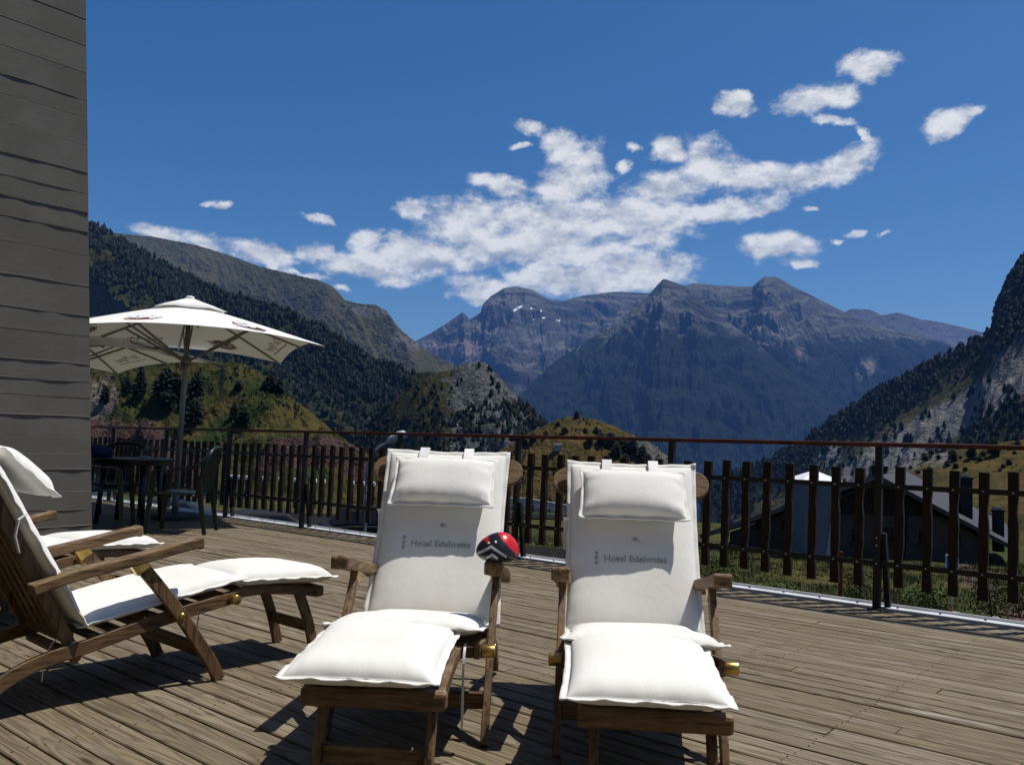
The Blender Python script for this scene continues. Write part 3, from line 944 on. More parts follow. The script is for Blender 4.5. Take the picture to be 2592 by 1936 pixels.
def make_parasol(label, x, y, ang, D, zc, zm, za, lean=0.0, seed=0, logos_top=((0, -1), (0, 1)), base=True):
    P = empty('parasol', (x, y, 0)); tag(P, label, 'parasol')
    apex = np.array([lean * za, 0, za])
    hub = np.array([lean * 2.0, 0, zc - 0.16])
    corners = [np.array([D * math.cos(ang + k * math.pi / 2) + lean * zc, D * math.sin(ang + k * math.pi / 2), zc]) for k in range(4)]
    mids = [np.array([*((corners[k] + corners[(k + 1) % 4]) / 2)[:2], zm]) for k in range(4)]
    ring = []
    for k in range(4): ring += [corners[k], mids[k]]
    def surf(tri, s, t):
        """point on half panel tri: s from apex to rim, t from rim point a to rim point b"""
        a, b = ring[tri], ring[(tri + 1) % 8]
        rim = a * (1 - t) + b * t
        rim = rim + np.array([0, 0, 0.035 * math.sin(math.pi * t)])
        p = apex * (1 - s) + rim * s
        p = p + np.array([0, 0, (0.014 * math.sin(math.pi * min(1, s))) * (0.6 + 0.4 * math.sin(math.pi * t))])
        return p
    ns, ntt = 12, 8
    vs, fs = [], []
    for tri in range(8):
        b = len(vs)
        for i in range(ns + 1):
            for j in range(ntt + 1):
                vs.append(surf(tri, 0.02 + 0.98 * i / ns, j / ntt))
        for i in range(ns):
            for j in range(ntt):
                q = b + i * (ntt + 1) + j
                fs.append((q, q + ntt + 1, q + ntt + 2, q + 1))
    can = MB().add(vs, fs).build('canopy', MAT['canopy'], P)
    bm = bmesh.new(); bm.from_mesh(can.data); bmesh.ops.remove_doubles(bm, verts=bm.verts, dist=0.002); bmesh.ops.recalc_face_normals(bm, faces=bm.faces); bm.to_mesh(can.data); bm.free()
    sm = can.modifiers.new('thickness', 'SOLIDIFY'); sm.thickness = 0.003
    # vent cap
    cv, cf = [], []
    rr = random.Random(seed)
    nr = 32
    for i, (fr, dzz) in enumerate(((0.0, 0.075), (0.10, 0.065), (0.20, 0.052), (0.29, 0.030))):
        for k in range(nr):
            t8 = k / nr * 8; tri = int(t8) % 8; tt = t8 - int(t8)
            p = surf(tri, max(fr, 0.005), tt) + np.array([0, 0, dzz + (0.010 * rr.uniform(-1, 1) if i == 3 else 0.004 * rr.uniform(-1, 1))])
            cv.append(p)
    for i in range(3):
        for k in range(nr):
            a, b = i * nr + k, i * nr + (k + 1) % nr
            cf.append((a, a + nr, b + nr, b))
    cap = MB().add(cv, cf).build('vent_cap', MAT['canopy'], P, True)
    cap.modifiers.new('thickness', 'SOLIDIFY').thickness = 0.003
    MB().tube([apex + np.array([0, 0, 0.05]), apex + np.array([0, 0, 0.085]), apex + np.array([0, 0, 0.095])], [0.055, 0.050, 0.03], 10).build('finial', MAT['canopy'], P, True)
    MB().tube([(0, 0, 0.02), (lean * za, 0, za - 0.01)], 0.031, 14).build('pole', MAT['alu'], P, True)
    MB().tube([hub - np.array([0, 0, 0.06]), hub + np.array([0, 0, 0.05])], 0.062, 14).build('hub', MAT['alu'], P, True)
    if base:
        MB().tube([(0, 0, 0.002), (0, 0, 0.045), (0, 0, 0.06)], [0.30, 0.30, 0.26], 24).build('base', MAT['base'], P)
        MB().tube([(0, 0, 0.05), (0, 0, 0.34)], 0.042, 12).build('sleeve', MAT['alu'], P, True)
    for k in range(8):
        r0 = ring[k]
        pts = []
        for i in range(9):
            p = surf(k, 0.05 + 0.95 * i / 8, 0.0) - np.array([0, 0, 0.018]); pts.append(p)
        rib = MB()
        for i in range(8): rib.beam(pts[i], pts[i + 1], 0.018, 0.024)
        rb = rib.build('rib', MAT['alu'], P)
        sj = surf(k, 0.50 if k % 2 == 0 else 0.55, 0.0) - np.array([0, 0, 0.03])
        MB().beam(hub + (r0 - hub) * 0.03, sj, 0.016, 0.022).build('strut', MAT['alu'], rb)
    # printed oval logos, above and showing through below
    def logo(tri, s, t, wdt, hgt, up, script=False):
        c = surf(tri, s, t)
        du = surf(tri, s, min(t + 0.05, 1)) - surf(tri, s, t - 0.05); du /= np.linalg.norm(du)
        dv = surf(tri, s - 0.03, t) - surf(tri, s + 0.03, t); dv -= du * (dv @ du); dv /= np.linalg.norm(dv)
        nn = np.cross(du, dv); nn /= np.linalg.norm(nn)
        if nn[2] < 0: nn = -nn; 
        sgn = 1 if up else -1
        def place(pts2, off):
            out = []
            for (a, b) in pts2:
                s2 = s - (b / np.linalg.norm(ring[tri] - apex)) * 1.05
                rimw = np.linalg.norm(ring[(tri + 1) % 8] - ring[tri])
                t2 = t + a / (rimw * s2)
                t2 = min(max(t2, 0.01), 0.99)
                q = surf(tri, s2, t2) + nn * sgn * off
                if not up: q = q - nn * 0.004
                out.append(q)
            return out
        def ell(w, h, n=36): return [(w / 2 * math.cos(2 * math.pi * k / n), h / 2 * math.sin(2 * math.pi * k / n)) for k in range(n)]
        L_ = empty('printed_logo'); L_.parent = P
        if script:
            me = text_mesh('San Miguel', 0.17, 0.0, 0.35)
            pts = place([(v.co.x, v.co.y) for v in me.vertices], 0.006)
            for v, q in zip(me.vertices, pts): v.co = q
            link_mesh('script_lettering', me, MAT['script'], L_)
            q = place([(-0.42, -0.10), (0.42, -0.09), (0.42, -0.105), (-0.42, -0.115)], 0.006)
            MB().add(q, [(0, 1, 2, 3)]).build('underline', MAT['script'], L_)
            return
        n = 36
        def ringmesh(w1, h1, w2, h2, off, nm, mat):
            a, b = place(ell(w1, h1), off), place(ell(w2, h2), off)
            MB().add(a + b, [(i, (i + 1) % n, (i + 1) % n + n, i + n) for i in range(n)]).build(nm, mat, L_)
        ringmesh(wdt, hgt, wdt * 0.91, hgt * 0.88, 0.006, 'red_ring', MAT['logo_red'])
        ell2 = place(ell(wdt * 0.85, hgt * 0.80) + [(0, 0)], 0.006)
        MB().add(ell2, [(i, (i + 1) % n, n) for i in range(n)]).build('dark_oval', MAT['logo_black'], L_)
        me = text_mesh('SM', hgt * 0.78, 0.010, 0.25)
        pts = place([(v.co.x * 1.05, v.co.y) for v in me.vertices], 0.011)
        for v, q in zip(me.vertices, pts): v.co = q
        link_mesh('letters', me, MAT['logo_white'] if up else MAT['canopy'], L_)
    for tri in range(8):
        sc_ = tri in (1, 3)
        for up in (True, False):
            if sc_ and up: continue
            logo(tri, 0.82, 0.5, 0.31 if not sc_ else 0.4, 0.33, up, sc_)
    return P

make_parasol('open white square parasol with its grey pole in full view', -4.01, 10.55, math.radians(-20), 1.94, 2.07, 2.19, 2.61, lean=0.014, seed=1)
make_parasol('farther white parasol mostly hidden behind the concrete wall', -6.20, 11.60, math.radians(3.3), 2.32, 1.96, 2.06, 2.54, seed=2)
# ------------------------------------------------------------------ plastic garden furniture
MAT['green'] = plain('dark_green_plastic', (0.002, 0.009, 0.007), 0.40, 0.5, 0.0, 0.2, 4)
MAT['tablecloth_blue'] = plain('blue_bag_cloth', (0.012, 0.030, 0.065), 0.8, 0.1, 0, 0.4, 12)
MAT['glass_grey'] = plain('grey_glass', (0.4, 0.42, 0.42), 0.2, 0.5)

def make_plastic_chair(label, x, y, yaw):
    T = empty('plastic_armchair', (x, y, 0), math.radians(yaw)); tag(T, label, 'chair')
    m = MAT['green']
    # seat: shallow dished sheet, facing +x
    vs, fs = [], []
    for side in (0, -0.022):
        for i in range(9):
            for j in range(9):
                a, b = i / 8, j / 8 * 2 - 1
                xx = -0.21 + 0.44 * a
                w = 0.225 + 0.02 * a
                z = 0.415 + 0.025 * a - 0.018 * (1 - b * b) - (0.03 * max(0, a - 0.85) / 0.15) + side
                vs.append((xx, b * w, z))
    for i in range(8):
        for j in range(8):
            p = i * 9 + j
            fs.append((p, p + 9, p + 10, p + 1)); fs.append((81 + p, 81 + p + 1, 81 + p + 10, 81 + p + 9))
    for i in range(8):
        for (a, b) in ((i * 9, (i + 1) * 9), ((i + 1) * 9 + 8, i * 9 + 8), (i + 1, i), (72 + i, 73 + i)):
            fs.append((a, b, 81 + b, 81 + a))
    MB().add(vs, fs).build('seat', m, T, True)
    # back frame (inverted U), slats
    fr = [(-0.22, -0.235, 0.40), (-0.26, -0.25, 0.60), (-0.31, -0.235, 0.78), (-0.335, -0.16, 0.862), (-0.345, 0, 0.885), (-0.335, 0.16, 0.862), (-0.31, 0.235, 0.78), (-0.26, 0.25, 0.60), (-0.22, 0.235, 0.40)]
    MB().tube(crom(fr, 4), 0.022, 8).build('back_frame', m, T, True)
    for k in range(7):
        w = -0.165 + k * 0.055
        MB().beam((-0.222, w, 0.41), (-0.338, w * 0.92, 0.862 - 0.25 * w * w), 0.034, 0.008, up=(1, 0, 0.2)).build('back_slat', m, T)
    for s in (-1, 1):
        arm = crom([(-0.325, s * 0.20, 0.83), (-0.27, s * 0.262, 0.76), (-0.16, s * 0.285, 0.685), (0.0, s * 0.29, 0.652), (0.15, s * 0.285, 0.648), (0.215, s * 0.272, 0.630)], 4)
        mb = MB()
        for i in range(len(arm) - 1): mb.beam(arm[i], arm[i + 1], 0.048, 0.018)
        mb.build('armrest', m, T)
        MB().strip([(0.205, 0.64), (0.225, 0.43), (0.265, 0.002)], [0.05, 0.052, 0.036], s * 0.255, s * 0.285).build('front_leg', m, T)
        MB().strip([(-0.235, 0.60), (-0.245, 0.42), (-0.315, 0.002)], [0.036, 0.052, 0.036], s * 0.235, s * 0.262).build('rear_leg', m, T)
    return T

make_plastic_chair('dark green plastic armchair next to the parasol pole, seen side on', -3.42, 9.15, 185)
make_plastic_chair('dark green plastic armchair half hidden by the concrete wall', -4.30, 9.28, 12)
make_plastic_chair('dark green plastic armchair on the far side of the table', -4.70, 10.55, -75)

tb = empty('round_table', (-4.30, 9.95, 0)); tag(tb, 'round dark green plastic table between the plastic armchairs', 'table')
mb = MB().tube([(0, 0, 0.700), (0, 0, 0.705), (0, 0, 0.722), (0, 0, 0.728)], [0.44, 0.46, 0.46, 0.45], 40); mb.build('table_top', MAT['green'], tb)
mb = MB().tube([(0, 0, 0.655), (0, 0, 0.702)], [0.42, 0.44], 40); mb.build('apron', MAT['green'], tb)
for k in range(4):
    a = math.pi / 4 + k * math.pi / 2
    MB().tube([(0.30 * math.cos(a), 0.30 * math.sin(a), 0.68), (0.36 * math.cos(a), 0.36 * math.sin(a), 0.002)], [0.034, 0.024], 8).build('leg', MAT['green'], tb, True)
MB().tube([(0.1, 0.08, 0.728), (0.1, 0.08, 0.75), (0.1, 0.08, 0.752), (0.1, 0.08, 0.735)], [0.05, 0.058, 0.05, 0.042], 14).build('ashtray', MAT['glass_grey'], None, True)
o = bpy.data.objects['ashtray']; o.location = tb.location; tag(o, 'small grey ashtray on the green plastic table', 'ashtray')
def bag(label, loc, sx, sy, sz, mat, seed, name):
    bm = bmesh.new(); bmesh.ops.create_icosphere(bm, subdivisions=3, radius=1)
    r = random.Random(seed); p1, p2 = r.uniform(0, 6), r.uniform(0, 6)
    for q in bm.verts:
        c = q.co; k = 1 + 0.13 * math.sin(4 * c.x + p1) * math.cos(3 * c.y + p2) + 0.07 * math.sin(9 * c.z + 6 * c.x)
        q.co = Vector((c.x * sx * k, c.y * sy * k, max(c.z, -0.55) * sz * k))
    me = bpy.data.meshes.new(name); bm.to_mesh(me); bm.free()
    o = link_mesh(name, me, mat, None, True); o.location = loc; tag(o, label, 'bag')
bag('blue cloth bag lying on the green table next to the wall', (-4.66, 9.87, 0.775), 0.15, 0.13, 0.10, MAT['tablecloth_blue'], 3, 'cloth_bag')
# ------------------------------------------------------------------ terrain
def terrain_mat(name, grass=((0.10, 0.085, 0.028), (0.055, 0.068, 0.018)), rock=((0.16, 0.15, 0.14), (0.27, 0.26, 0.245)), forest=(0.012, 0.020, 0.010),
                soil=(0.20, 0.095, 0.085), S=10.0, steep=(0.55, 0.35), bumpd=2.0, strata=None):
    """S = size in metres of the patches; colour attribute k: R forest, G rock, B bare soil or scree, A snow"""
    t = NT(name)
    v = t.world((1 / S, 1 / S, 1 / S))
    n1 = t.noise(v, 1.0, 5, 0.6)
    n2 = t.noise(v, 4.3, 4, 0.65)
    n3 = t.noise(t.world((1 / S, 1 / S, 2.2 / S)), 9.0, 3, 0.7)
    at_ = t.attr('k'); sp = t.n('ShaderNodeSeparateColor'); t.put(sp.inputs[0], at_.outputs['Color'])
    geo = t.n('ShaderNodeNewGeometry'); nz = t.n('ShaderNodeSeparateXYZ'); t.put(nz.inputs[0], geo.outputs['Normal'])
    g = t.mix(t.ramp(n1, 0.38, 0.62), grass[0], grass[1])
    g = t.mix(t.math('MULTIPLY', t.ramp(n2, 0.45, 0.75), 0.5), g, tuple(c * 0.45 for c in grass[1]))
    r = t.mix(t.ramp(n2, 0.35, 0.7), rock[0], rock[1])
    r = t.mix(t.math('MULTIPLY', t.ramp(n3, 0.48, 0.62), 0.65), r, tuple(c * 0.32 for c in rock[0]))
    st = t.ramp(t.math('ADD', nz.outputs[2], t.math('MULTIPLY', t.math('SUBTRACT', n2, 0.5), 0.35)), steep[0], steep[1])
    rk = t.math('MAXIMUM', st, t.ramp(t.math('ADD', sp.outputs[1], t.math('MULTIPLY', t.math('SUBTRACT', n1, 0.5), 1.5)), 0.38, 0.62))
    c = t.mix(rk, g, r)
    if strata:
        sn = t.noise(t.world((1 / (strata * 9), 1 / (strata * 9), 1 / strata)), 1.0, 5, 0.62, 0.8)
        c = t.mix(t.math('MULTIPLY', t.ramp(sn, 0.50, 0.57), 0.75), c, tuple(x * 0.42 for x in rock[0]))
        c = t.mix(t.math('MULTIPLY', t.ramp(sn, 0.42, 0.34), 0.55), c, tuple(min(1, x * 1.15) for x in rock[1]))
    so_ = t.ramp(t.math('ADD', sp.outputs[2], t.math('MULTIPLY', t.math('SUBTRACT', n2, 0.5), 0.9)), 0.4, 0.6)
    sc_ = t.mix(t.ramp(n3, 0.3, 0.7), tuple(x * 0.7 for x in soil), tuple(min(1, x * 1.2) for x in soil))
    c = t.mix(so_, c, sc_)
    fo = t.ramp(t.math('ADD', sp.outputs[0], t.math('MULTIPLY', t.math('SUBTRACT', n2, 0.5), 1.3)), 0.42, 0.58)
    f2 = t.mix(t.ramp(n3, 0.4, 0.65), forest, tuple(x * 2.2 for x in forest))
    c = t.mix(fo, c, f2)
    c = t.mix(t.ramp(t.math('ADD', at_.outputs['Alpha'], t.math('MULTIPLY', t.math('SUBTRACT', n2, 0.5), 0.5)), 0.45, 0.55), c, (0.75, 0.77, 0.8))
    t.bump(t.noise(v, 5.0, 3, 0.65), 1.0, bumpd * 2.2)
    return t.fin(c, 0.95, 0.05)

def interp_prof(prof, n):
    P = np.array(prof, float)
    seg = np.r_[0, np.cumsum(np.hypot(np.diff(P[:, 0]), np.diff(P[:, 1])))]
    s = np.linspace(0, seg[-1], n)
    return np.c_[[np.interp(s, seg, P[:, k]) for k in range(3)]].T

TER = {}
def ridge(name, prof, nu, nd, length, slope, mat, side=0.0, amp=20.0, scale=200.0, gully=0.0, gscale=60.0, jag=1.0, mask=None, concave=1.0, warp=0.0, gain=0.5, terrace=None, back=0.6, backdrop=0.8, oct=6):
    """hillside hung from a surveyed skyline. slope = fall per metre at the crest, side = how far it faces right"""
    P = interp_prof(prof, nu)
    top_ = np.array([at(*p) for p in P])
    along = np.arange(nu) * 1.0
    arc = np.r_[0, np.cumsum(np.linalg.norm(np.diff(top_, axis=0), axis=1))]
    if jag:
        px = P[:, 2] / FPX * K
        top_[:, 2] += jag * px * (2.0 * fbm(arc / (px.mean() * 18), arc * 0 + 3.3, 5))
    dirs = top_[:, :2] * -1.0
    dirs /= np.linalg.norm(dirs, axis=1)[:, None]
    rgt = np.c_[-dirs[:, 1], dirs[:, 0]] * -1.0        # to the viewer's right when looking at the slope
    rgt = np.c_[np.ones(nu), np.zeros(nu)]
    dirs = dirs + rgt * side
    dirs /= np.linalg.norm(dirs, axis=1)[:, None]
    # smooth directions
    nb = 3
    tb_ = np.linspace(0, 1, nd + 1) ** 1.25
    rows = []
    info = []
    for j in range(-nb, nd + 1):
        if j < 0:
            l = -back * length * (-j / nb); dz = backdrop * slope * l
            q = top_.copy(); q[:, :2] += dirs * l; q[:, 2] += dz
            rows.append(q); info.append(np.zeros(nu)); continue
        l = tb_[j] * length
        x = l / length
        fall = slope * length * (concave * x - (concave - 1) * x * x / 1.0)
        q = top_.copy(); q[:, :2] += dirs * l; q[:, 2] -= fall
        rampd = min(1.0, (x / 0.18)) ** 0.8
        h = fbm(q[:, 0] / scale, q[:, 1] / scale, oct, gain=gain) * amp * rampd
        if gully:
            wx = fbm(q[:, 0] / (gscale * 1.6), q[:, 1] / (gscale * 1.6), 4); wy = fbm(q[:, 0] / (gscale * 1.6) + 31.7, q[:, 1] / (gscale * 1.6) + 12.1, 4)
            gx = arc + 1.1 * gscale * wx
            h = h + gully * rampd * (0.55 * fbm(gx / gscale, (q[:, 2] + 2 * gscale * wy) / (gscale * 3.0), 5, ridged=True, gain=gain) + 0.6 * fbm(q[:, 0] / gscale + wx, q[:, 1] / gscale + wy, 5, ridged=True, gain=gain) - 0.4)
        q[:, 2] += h
        if terrace:                        # cliffs and ledges of bedded rock
            per, kk = terrace
            ph_ = 2.2 * fbm(q[:, 0] / (per * 5), q[:, 1] / (per * 5), 3) + 0.00018 * q[:, 0] * 200 / per
            am = np.clip(0.55 + 1.3 * fbm(q[:, 0] / (per * 3) + 9.7, q[:, 1] / (per * 3), 3), 0, 1)
            w_ = q[:, 2] / per + ph_
            q[:, 2] += rampd * kk * per / (2 * math.pi) * am * (np.sin(2 * math.pi * w_) + 0.35 * np.sin(4.6 * math.pi * w_ + 1.0))
        rows.append(q); info.append(np.full(nu, x))
    Vt = np.concatenate(rows); X = np.concatenate(info)
    nr = len(rows)
    idx = np.arange(nr * nu).reshape(nr, nu)
    a, b, c, d = idx[:-1, :-1].ravel(), idx[:-1, 1:].ravel(), idx[1:, 1:].ravel(), idx[1:, :-1].ravel()
    F = np.c_[a, d, c, b]
    me = bpy.data.meshes.new(name)
    me.from_pydata(Vt.tolist(), [], F.tolist()); me.update()
    me.polygons.foreach_set('use_smooth', [True] * len(me.polygons))
    col = np.zeros((len(Vt), 4), np.float32)
    PX = np.tile(P[:, 0], nr)
    if mask is not None:
        m = mask(PX, X, Vt)
        for k in range(4): col[:, k] = np.clip(m[k], 0, 1)
    ca = me.color_attributes.new('k', 'FLOAT_COLOR', 'POINT')
    ca.data.foreach_set('color', col.ravel())
    o = link_mesh(name, me, mat)
    tag(o, kind='structure')
    TER[o.name] = (rows[nb:], X)
    return o, rows[nb:]

ng = lambda P, s, o=5, dx=0.0: fbm(P[:, 0] / s + dx, P[:, 1] / s, o)
def projpx(P):
    d = P - CAM
    w = d @ FW
    return np.c_[(CX + FPX * (d @ RT) / w) / K, (CY - FPX * (d @ UP) / w) / K]

# --- distant right ridge
m_far = terrain_mat('far_limestone', grass=((0.10, 0.092, 0.078), (0.072, 0.07, 0.06)), rock=((0.10, 0.095, 0.09), (0.16, 0.152, 0.143)), forest=(0.008, 0.012, 0.008), S=420, bumpd=60, steep=(0.62, 0.42))
ridge('mountain', [(1780, 700, 14000), (1838, 667, 14000), (1880, 669, 14000), (1905, 681, 14000), (1940, 675, 14000), (1990, 690, 14000), (2035, 696, 14000), (2080, 707, 14000), (2120, 717, 14000), (2240, 740, 14000)],
      150, 40, 2600, 0.62, m_far, amp=120, scale=900, gully=140, gscale=500, jag=0.5, mask=lambda x, t, P: (t * 0.9, 0.4 + 0 * t, 0 * t, 0 * t))

# --- main massif, rear-left summits
def mB0(x, t, P):
    q = projpx(P)
    band = 0.5 + 0.5 * np.sin(P[:, 2] / 46.0 + 3 * ng(P, 900))
    pink = np.exp(-((q[:, 0] - 985) / 90) ** 2 - ((q[:, 1] - 748) / 22) ** 2) * 0.7 + 0.38 * np.exp(-((q[:, 0] - 960) / 130) ** 2 - ((q[:, 1] - 790) / 40) ** 2)
    snow = 0 * t
    for (sx, sy, rx, ry, rot) in ((1119, 666, 15, 3.2, -0.5), (1150, 666, 7, 2, -0.2), (1168, 672, 6, 2, 0.3), (1175, 686, 6, 2, -0.3), (1208, 692, 9, 1.8, 0), (1152, 689, 6, 1.6, 0)):
        dx, dy = q[:, 0] - sx, q[:, 1] - sy
        a, b = dx * math.cos(rot) + dy * math.sin(rot), -dx * math.sin(rot) + dy * math.cos(rot)
        snow = np.maximum(snow, np.exp(-(a / rx) ** 2 - (b / ry) ** 2))
    return (np.clip((t - 0.30) * 1.5 + 0.55 * ng(P, 600) - 0.25, 0, 1), 0.12 + 0.3 * ng(P, 700, 4), pink, snow)
m_mas = terrain_mat('massif_rock', grass=((0.125, 0.119, 0.100), (0.085, 0.088, 0.066)), rock=((0.058, 0.058, 0.058), (0.112, 0.110, 0.106)), forest=(0.006, 0.010, 0.007), soil=(0.165, 0.125, 0.105), S=320, bumpd=14, steep=(0.76, 0.56), strata=170)
ridge('mountain', [(860, 762, 8600), (895, 738, 8700), (930, 720, 8800), (965, 698, 8800), (1000, 674, 8700), (1014, 690, 8700), (1038, 676, 8700), (1044, 656, 8700), (1060, 640, 8750), (1088, 622, 8800), (1115, 619, 8850), (1150, 626, 8900), (1182, 645, 9000), (1215, 650, 9100), (1262, 638, 9200), (1330, 630, 9300), (1405, 634, 9400), (1520, 660, 9500)],
      420, 170, 3300, 0.60, m_mas, side=0.05, amp=260, scale=1300, gully=240, gscale=520, jag=0.5, mask=mB0, concave=1.25, gain=0.6, terrace=(210, 1.5))

# --- main massif, the big front block
def mB1(x, t, P):
    q = projpx(P)
    line = 690 + 40 * ng(P, 1500) + 22 * ng(P, 330, 5, 3.0) + 0.02 * (q[:, 0] - 1500)
    fo = np.clip((q[:, 1] - line) / 60, 0, 1) * 0.85
    strk = fbm(q[:, 0] / 26 - q[:, 1] / 60, q[:, 1] / 160, 4)
    fo = fo - 0.55 * np.clip(strk - 0.12, 0, 1) * (q[:, 1] < 920)
    scree = np.maximum(np.exp(-((q[:, 0] - 1870 + (q[:, 1] - 800) * 0.4) / 22) ** 2 - ((q[:, 1] - 795) / 28) ** 2), np.exp(-((q[:, 0] - 1720 - (q[:, 1] - 760) * 0.8) / 18) ** 2 - ((q[:, 1] - 765) / 20) ** 2))
    return (fo * (1 - 0.9 * scree), 0.12 + 0.35 * ng(P, 500, 4, 1.0), 0.75 * scree, 0 * t)
PB1 = [(1380, 690, 7500), (1420, 650, 7500), (1450, 622, 7500), (1500, 612, 7600), (1560, 617, 7650), (1625, 619, 7500), (1640, 606, 7400), (1650, 598, 7400), (1676, 598, 7400), (1694, 607, 7400), (1700, 612, 7400), (1760, 642, 7400), (1830, 677, 7400), (1900, 705, 7400), (1990, 727, 7500), (2060, 748, 7500), (2180, 800, 7500)]
ridge('mountain', PB1, 420, 220, 3500, 0.66, m_mas, side=0.0, amp=260, scale=1100, gully=300, gscale=620, jag=0.5, mask=mB1, concave=1.2, gain=0.6, terrace=(240, 1.3))
# front pyramid, forested below
def mB2(x, t, P):
    q = projpx(P); X, Y = q[:, 0], q[:, 1]
    line = 668 + 0.10 * np.abs(X - 1440) + 30 * ng(P, 900) + 16 * ng(P, 260, 5, 3.0)
    fo = np.clip((Y - line) / 75, 0, 1) * 0.95
    strk = fbm((X + 0.7 * (Y - 700)) / 20, (Y - 0.5 * X) / 120, 5)
    fo = fo - 1.3 * np.clip(strk - 0.10, 0, 0.5) * np.clip((930 - Y) / 160, 0.1, 1)
    return (fo, 0.18 + 0.5 * ng(P, 260, 4, 1.0), 0 * t, 0 * t)
PB2 = [(1075, 915, 5600), (1110, 868, 5700), (1150, 826, 5850), (1200, 779, 6000), (1250, 748, 6150), (1300, 716, 6300), (1350, 681, 6400), (1398, 642, 6450), (1420, 615, 6500), (1432, 603, 6500), (1442, 604, 6500), (1458, 610, 6500), (1480, 618, 6480), (1500, 640, 6450), (1530, 664, 6400), (1580, 700, 6300), (1640, 746, 6200), (1700, 796, 6100), (1760, 842, 6000), (1830, 892, 5900), (1900, 942, 5800), (1980, 1000, 5700), (2040, 1040, 5700)]
ridge('mountain', PB2, 520, 220, 3000, 0.62, m_mas, side=0.0, amp=200, scale=900, gully=260, gscale=480, jag=0.9, mask=mB2, concave=1.2, gain=0.6, terrace=(170, 1.2))

# --- left grey-green mountain
def mC(x, t, P):
    q = projpx(P)
    cl = np.exp(-((q[:, 0] - 800) / 60) ** 2 - ((q[:, 1] - 672) / 14) ** 2) + np.exp(-((q[:, 0] - 880) / 45) ** 2 - ((q[:, 1] - 745) / 28) ** 2)
    pur = np.exp(-((q[:, 0] - 480) / 120) ** 2 - ((q[:, 1] - 600) / 60) ** 2) * 0.35
    return (0 * t, 0.22 + 0.5 * cl + 0.3 * ng(P, 160, 5), pur, 0 * t)
m_C = terrain_mat('alpine_grass', grass=((0.072, 0.068, 0.043), (0.050, 0.055, 0.031)), rock=((0.075, 0.072, 0.067), (0.15, 0.147, 0.138)), soil=(0.078, 0.062, 0.060), S=110, bumpd=7, steep=(0.60, 0.42))
ridge('mountain', [(120, 470, 3600), (200, 492, 3600), (240, 502, 3600), (268, 506, 3600), (330, 511, 3600), (430, 531, 3500), (500, 553, 3400), (560, 575, 3300), (620, 590, 3200), (690, 606, 3100), (720, 620, 3050), (745, 648, 3000), (775, 656, 2950), (812, 659, 2900), (835, 672, 2850), (860, 706, 2800), (890, 733, 2750), (930, 763, 2700), (975, 785, 2650), (1010, 802, 2600), (1060, 835, 2550), (1110, 870, 2500)],
      420, 130, 1500, 0.60, m_C, side=0.35, amp=110, scale=520, gully=22, gscale=150, jag=0.9, mask=mC, warp=1.0)

# --- left forest slope
def mD(x, t, P):
    q = projpx(P)
    return (0.35 + 0.4 * ng(P, 120) , 0.12 + 0.5 * np.clip(ng(P, 60, 4, 5.0) - 0.15, 0, 1), 0 * t, 0 * t)
m_D = terrain_mat('forest_floor', grass=((0.042, 0.042, 0.014), (0.022, 0.030, 0.009)), rock=((0.11, 0.105, 0.095), (0.2, 0.195, 0.18)), S=26, bumpd=2.5, steep=(0.4, 0.25))
PD = [(60, 462, 1350), (150, 476, 1350), (196, 486, 1350), (240, 502, 1350), (265, 522, 1330), (320, 553, 1300), (360, 575, 1280), (400, 600, 1260), (450, 622, 1230), (500, 639, 1200), (560, 660, 1170), (600, 668, 1150), (650, 688, 1120), (700, 713, 1090), (750, 748, 1060), (800, 778, 1030), (850, 797, 1000), (890, 806, 985), (930, 803, 970), (985, 809, 950), (1030, 830, 940), (1080, 880, 930)]
oD, rowsD = ridge('hill', PD, 300, 120, 820, 0.42, m_D, side=0.55, amp=22, scale=160, gully=16, gscale=70, jag=0.5, mask=mD, concave=1.35)

# --- rocky knoll
def mE(x, t, P):
    q = projpx(P)
    return (0.25 * np.clip(ng(P, 25) + 0.2, 0, 1), np.clip(0.62 + (q[:, 0] - 985) / 120, 0.0, 0.95) + 0.35 * ng(P, 22), 0 * t, 0 * t)
m_E = terrain_mat('knoll_rock', grass=((0.052, 0.046, 0.016), (0.030, 0.036, 0.011)), rock=((0.05, 0.053, 0.05), (0.155, 0.158, 0.15)), S=14, bumpd=1.6, steep=(0.5, 0.3))
oE, rowsE = ridge('hill', [(730, 985, 650), (780, 940, 650), (830, 885, 648), (870, 846, 645), (905, 820, 642), (950, 803, 640), (975, 798, 640), (990, 790, 640), (1012, 784, 640), (1035, 783, 640), (1052, 785, 640), (1064, 800, 635), (1080, 815, 630), (1100, 838, 625), (1125, 865, 615), (1150, 892, 605), (1178, 918, 600), (1215, 950, 590), (1260, 985, 580)],
      220, 110, 330, 0.50, m_E, side=0.2, amp=12, scale=60, gully=16, gscale=34, jag=1.4, mask=mE, concave=1.3)

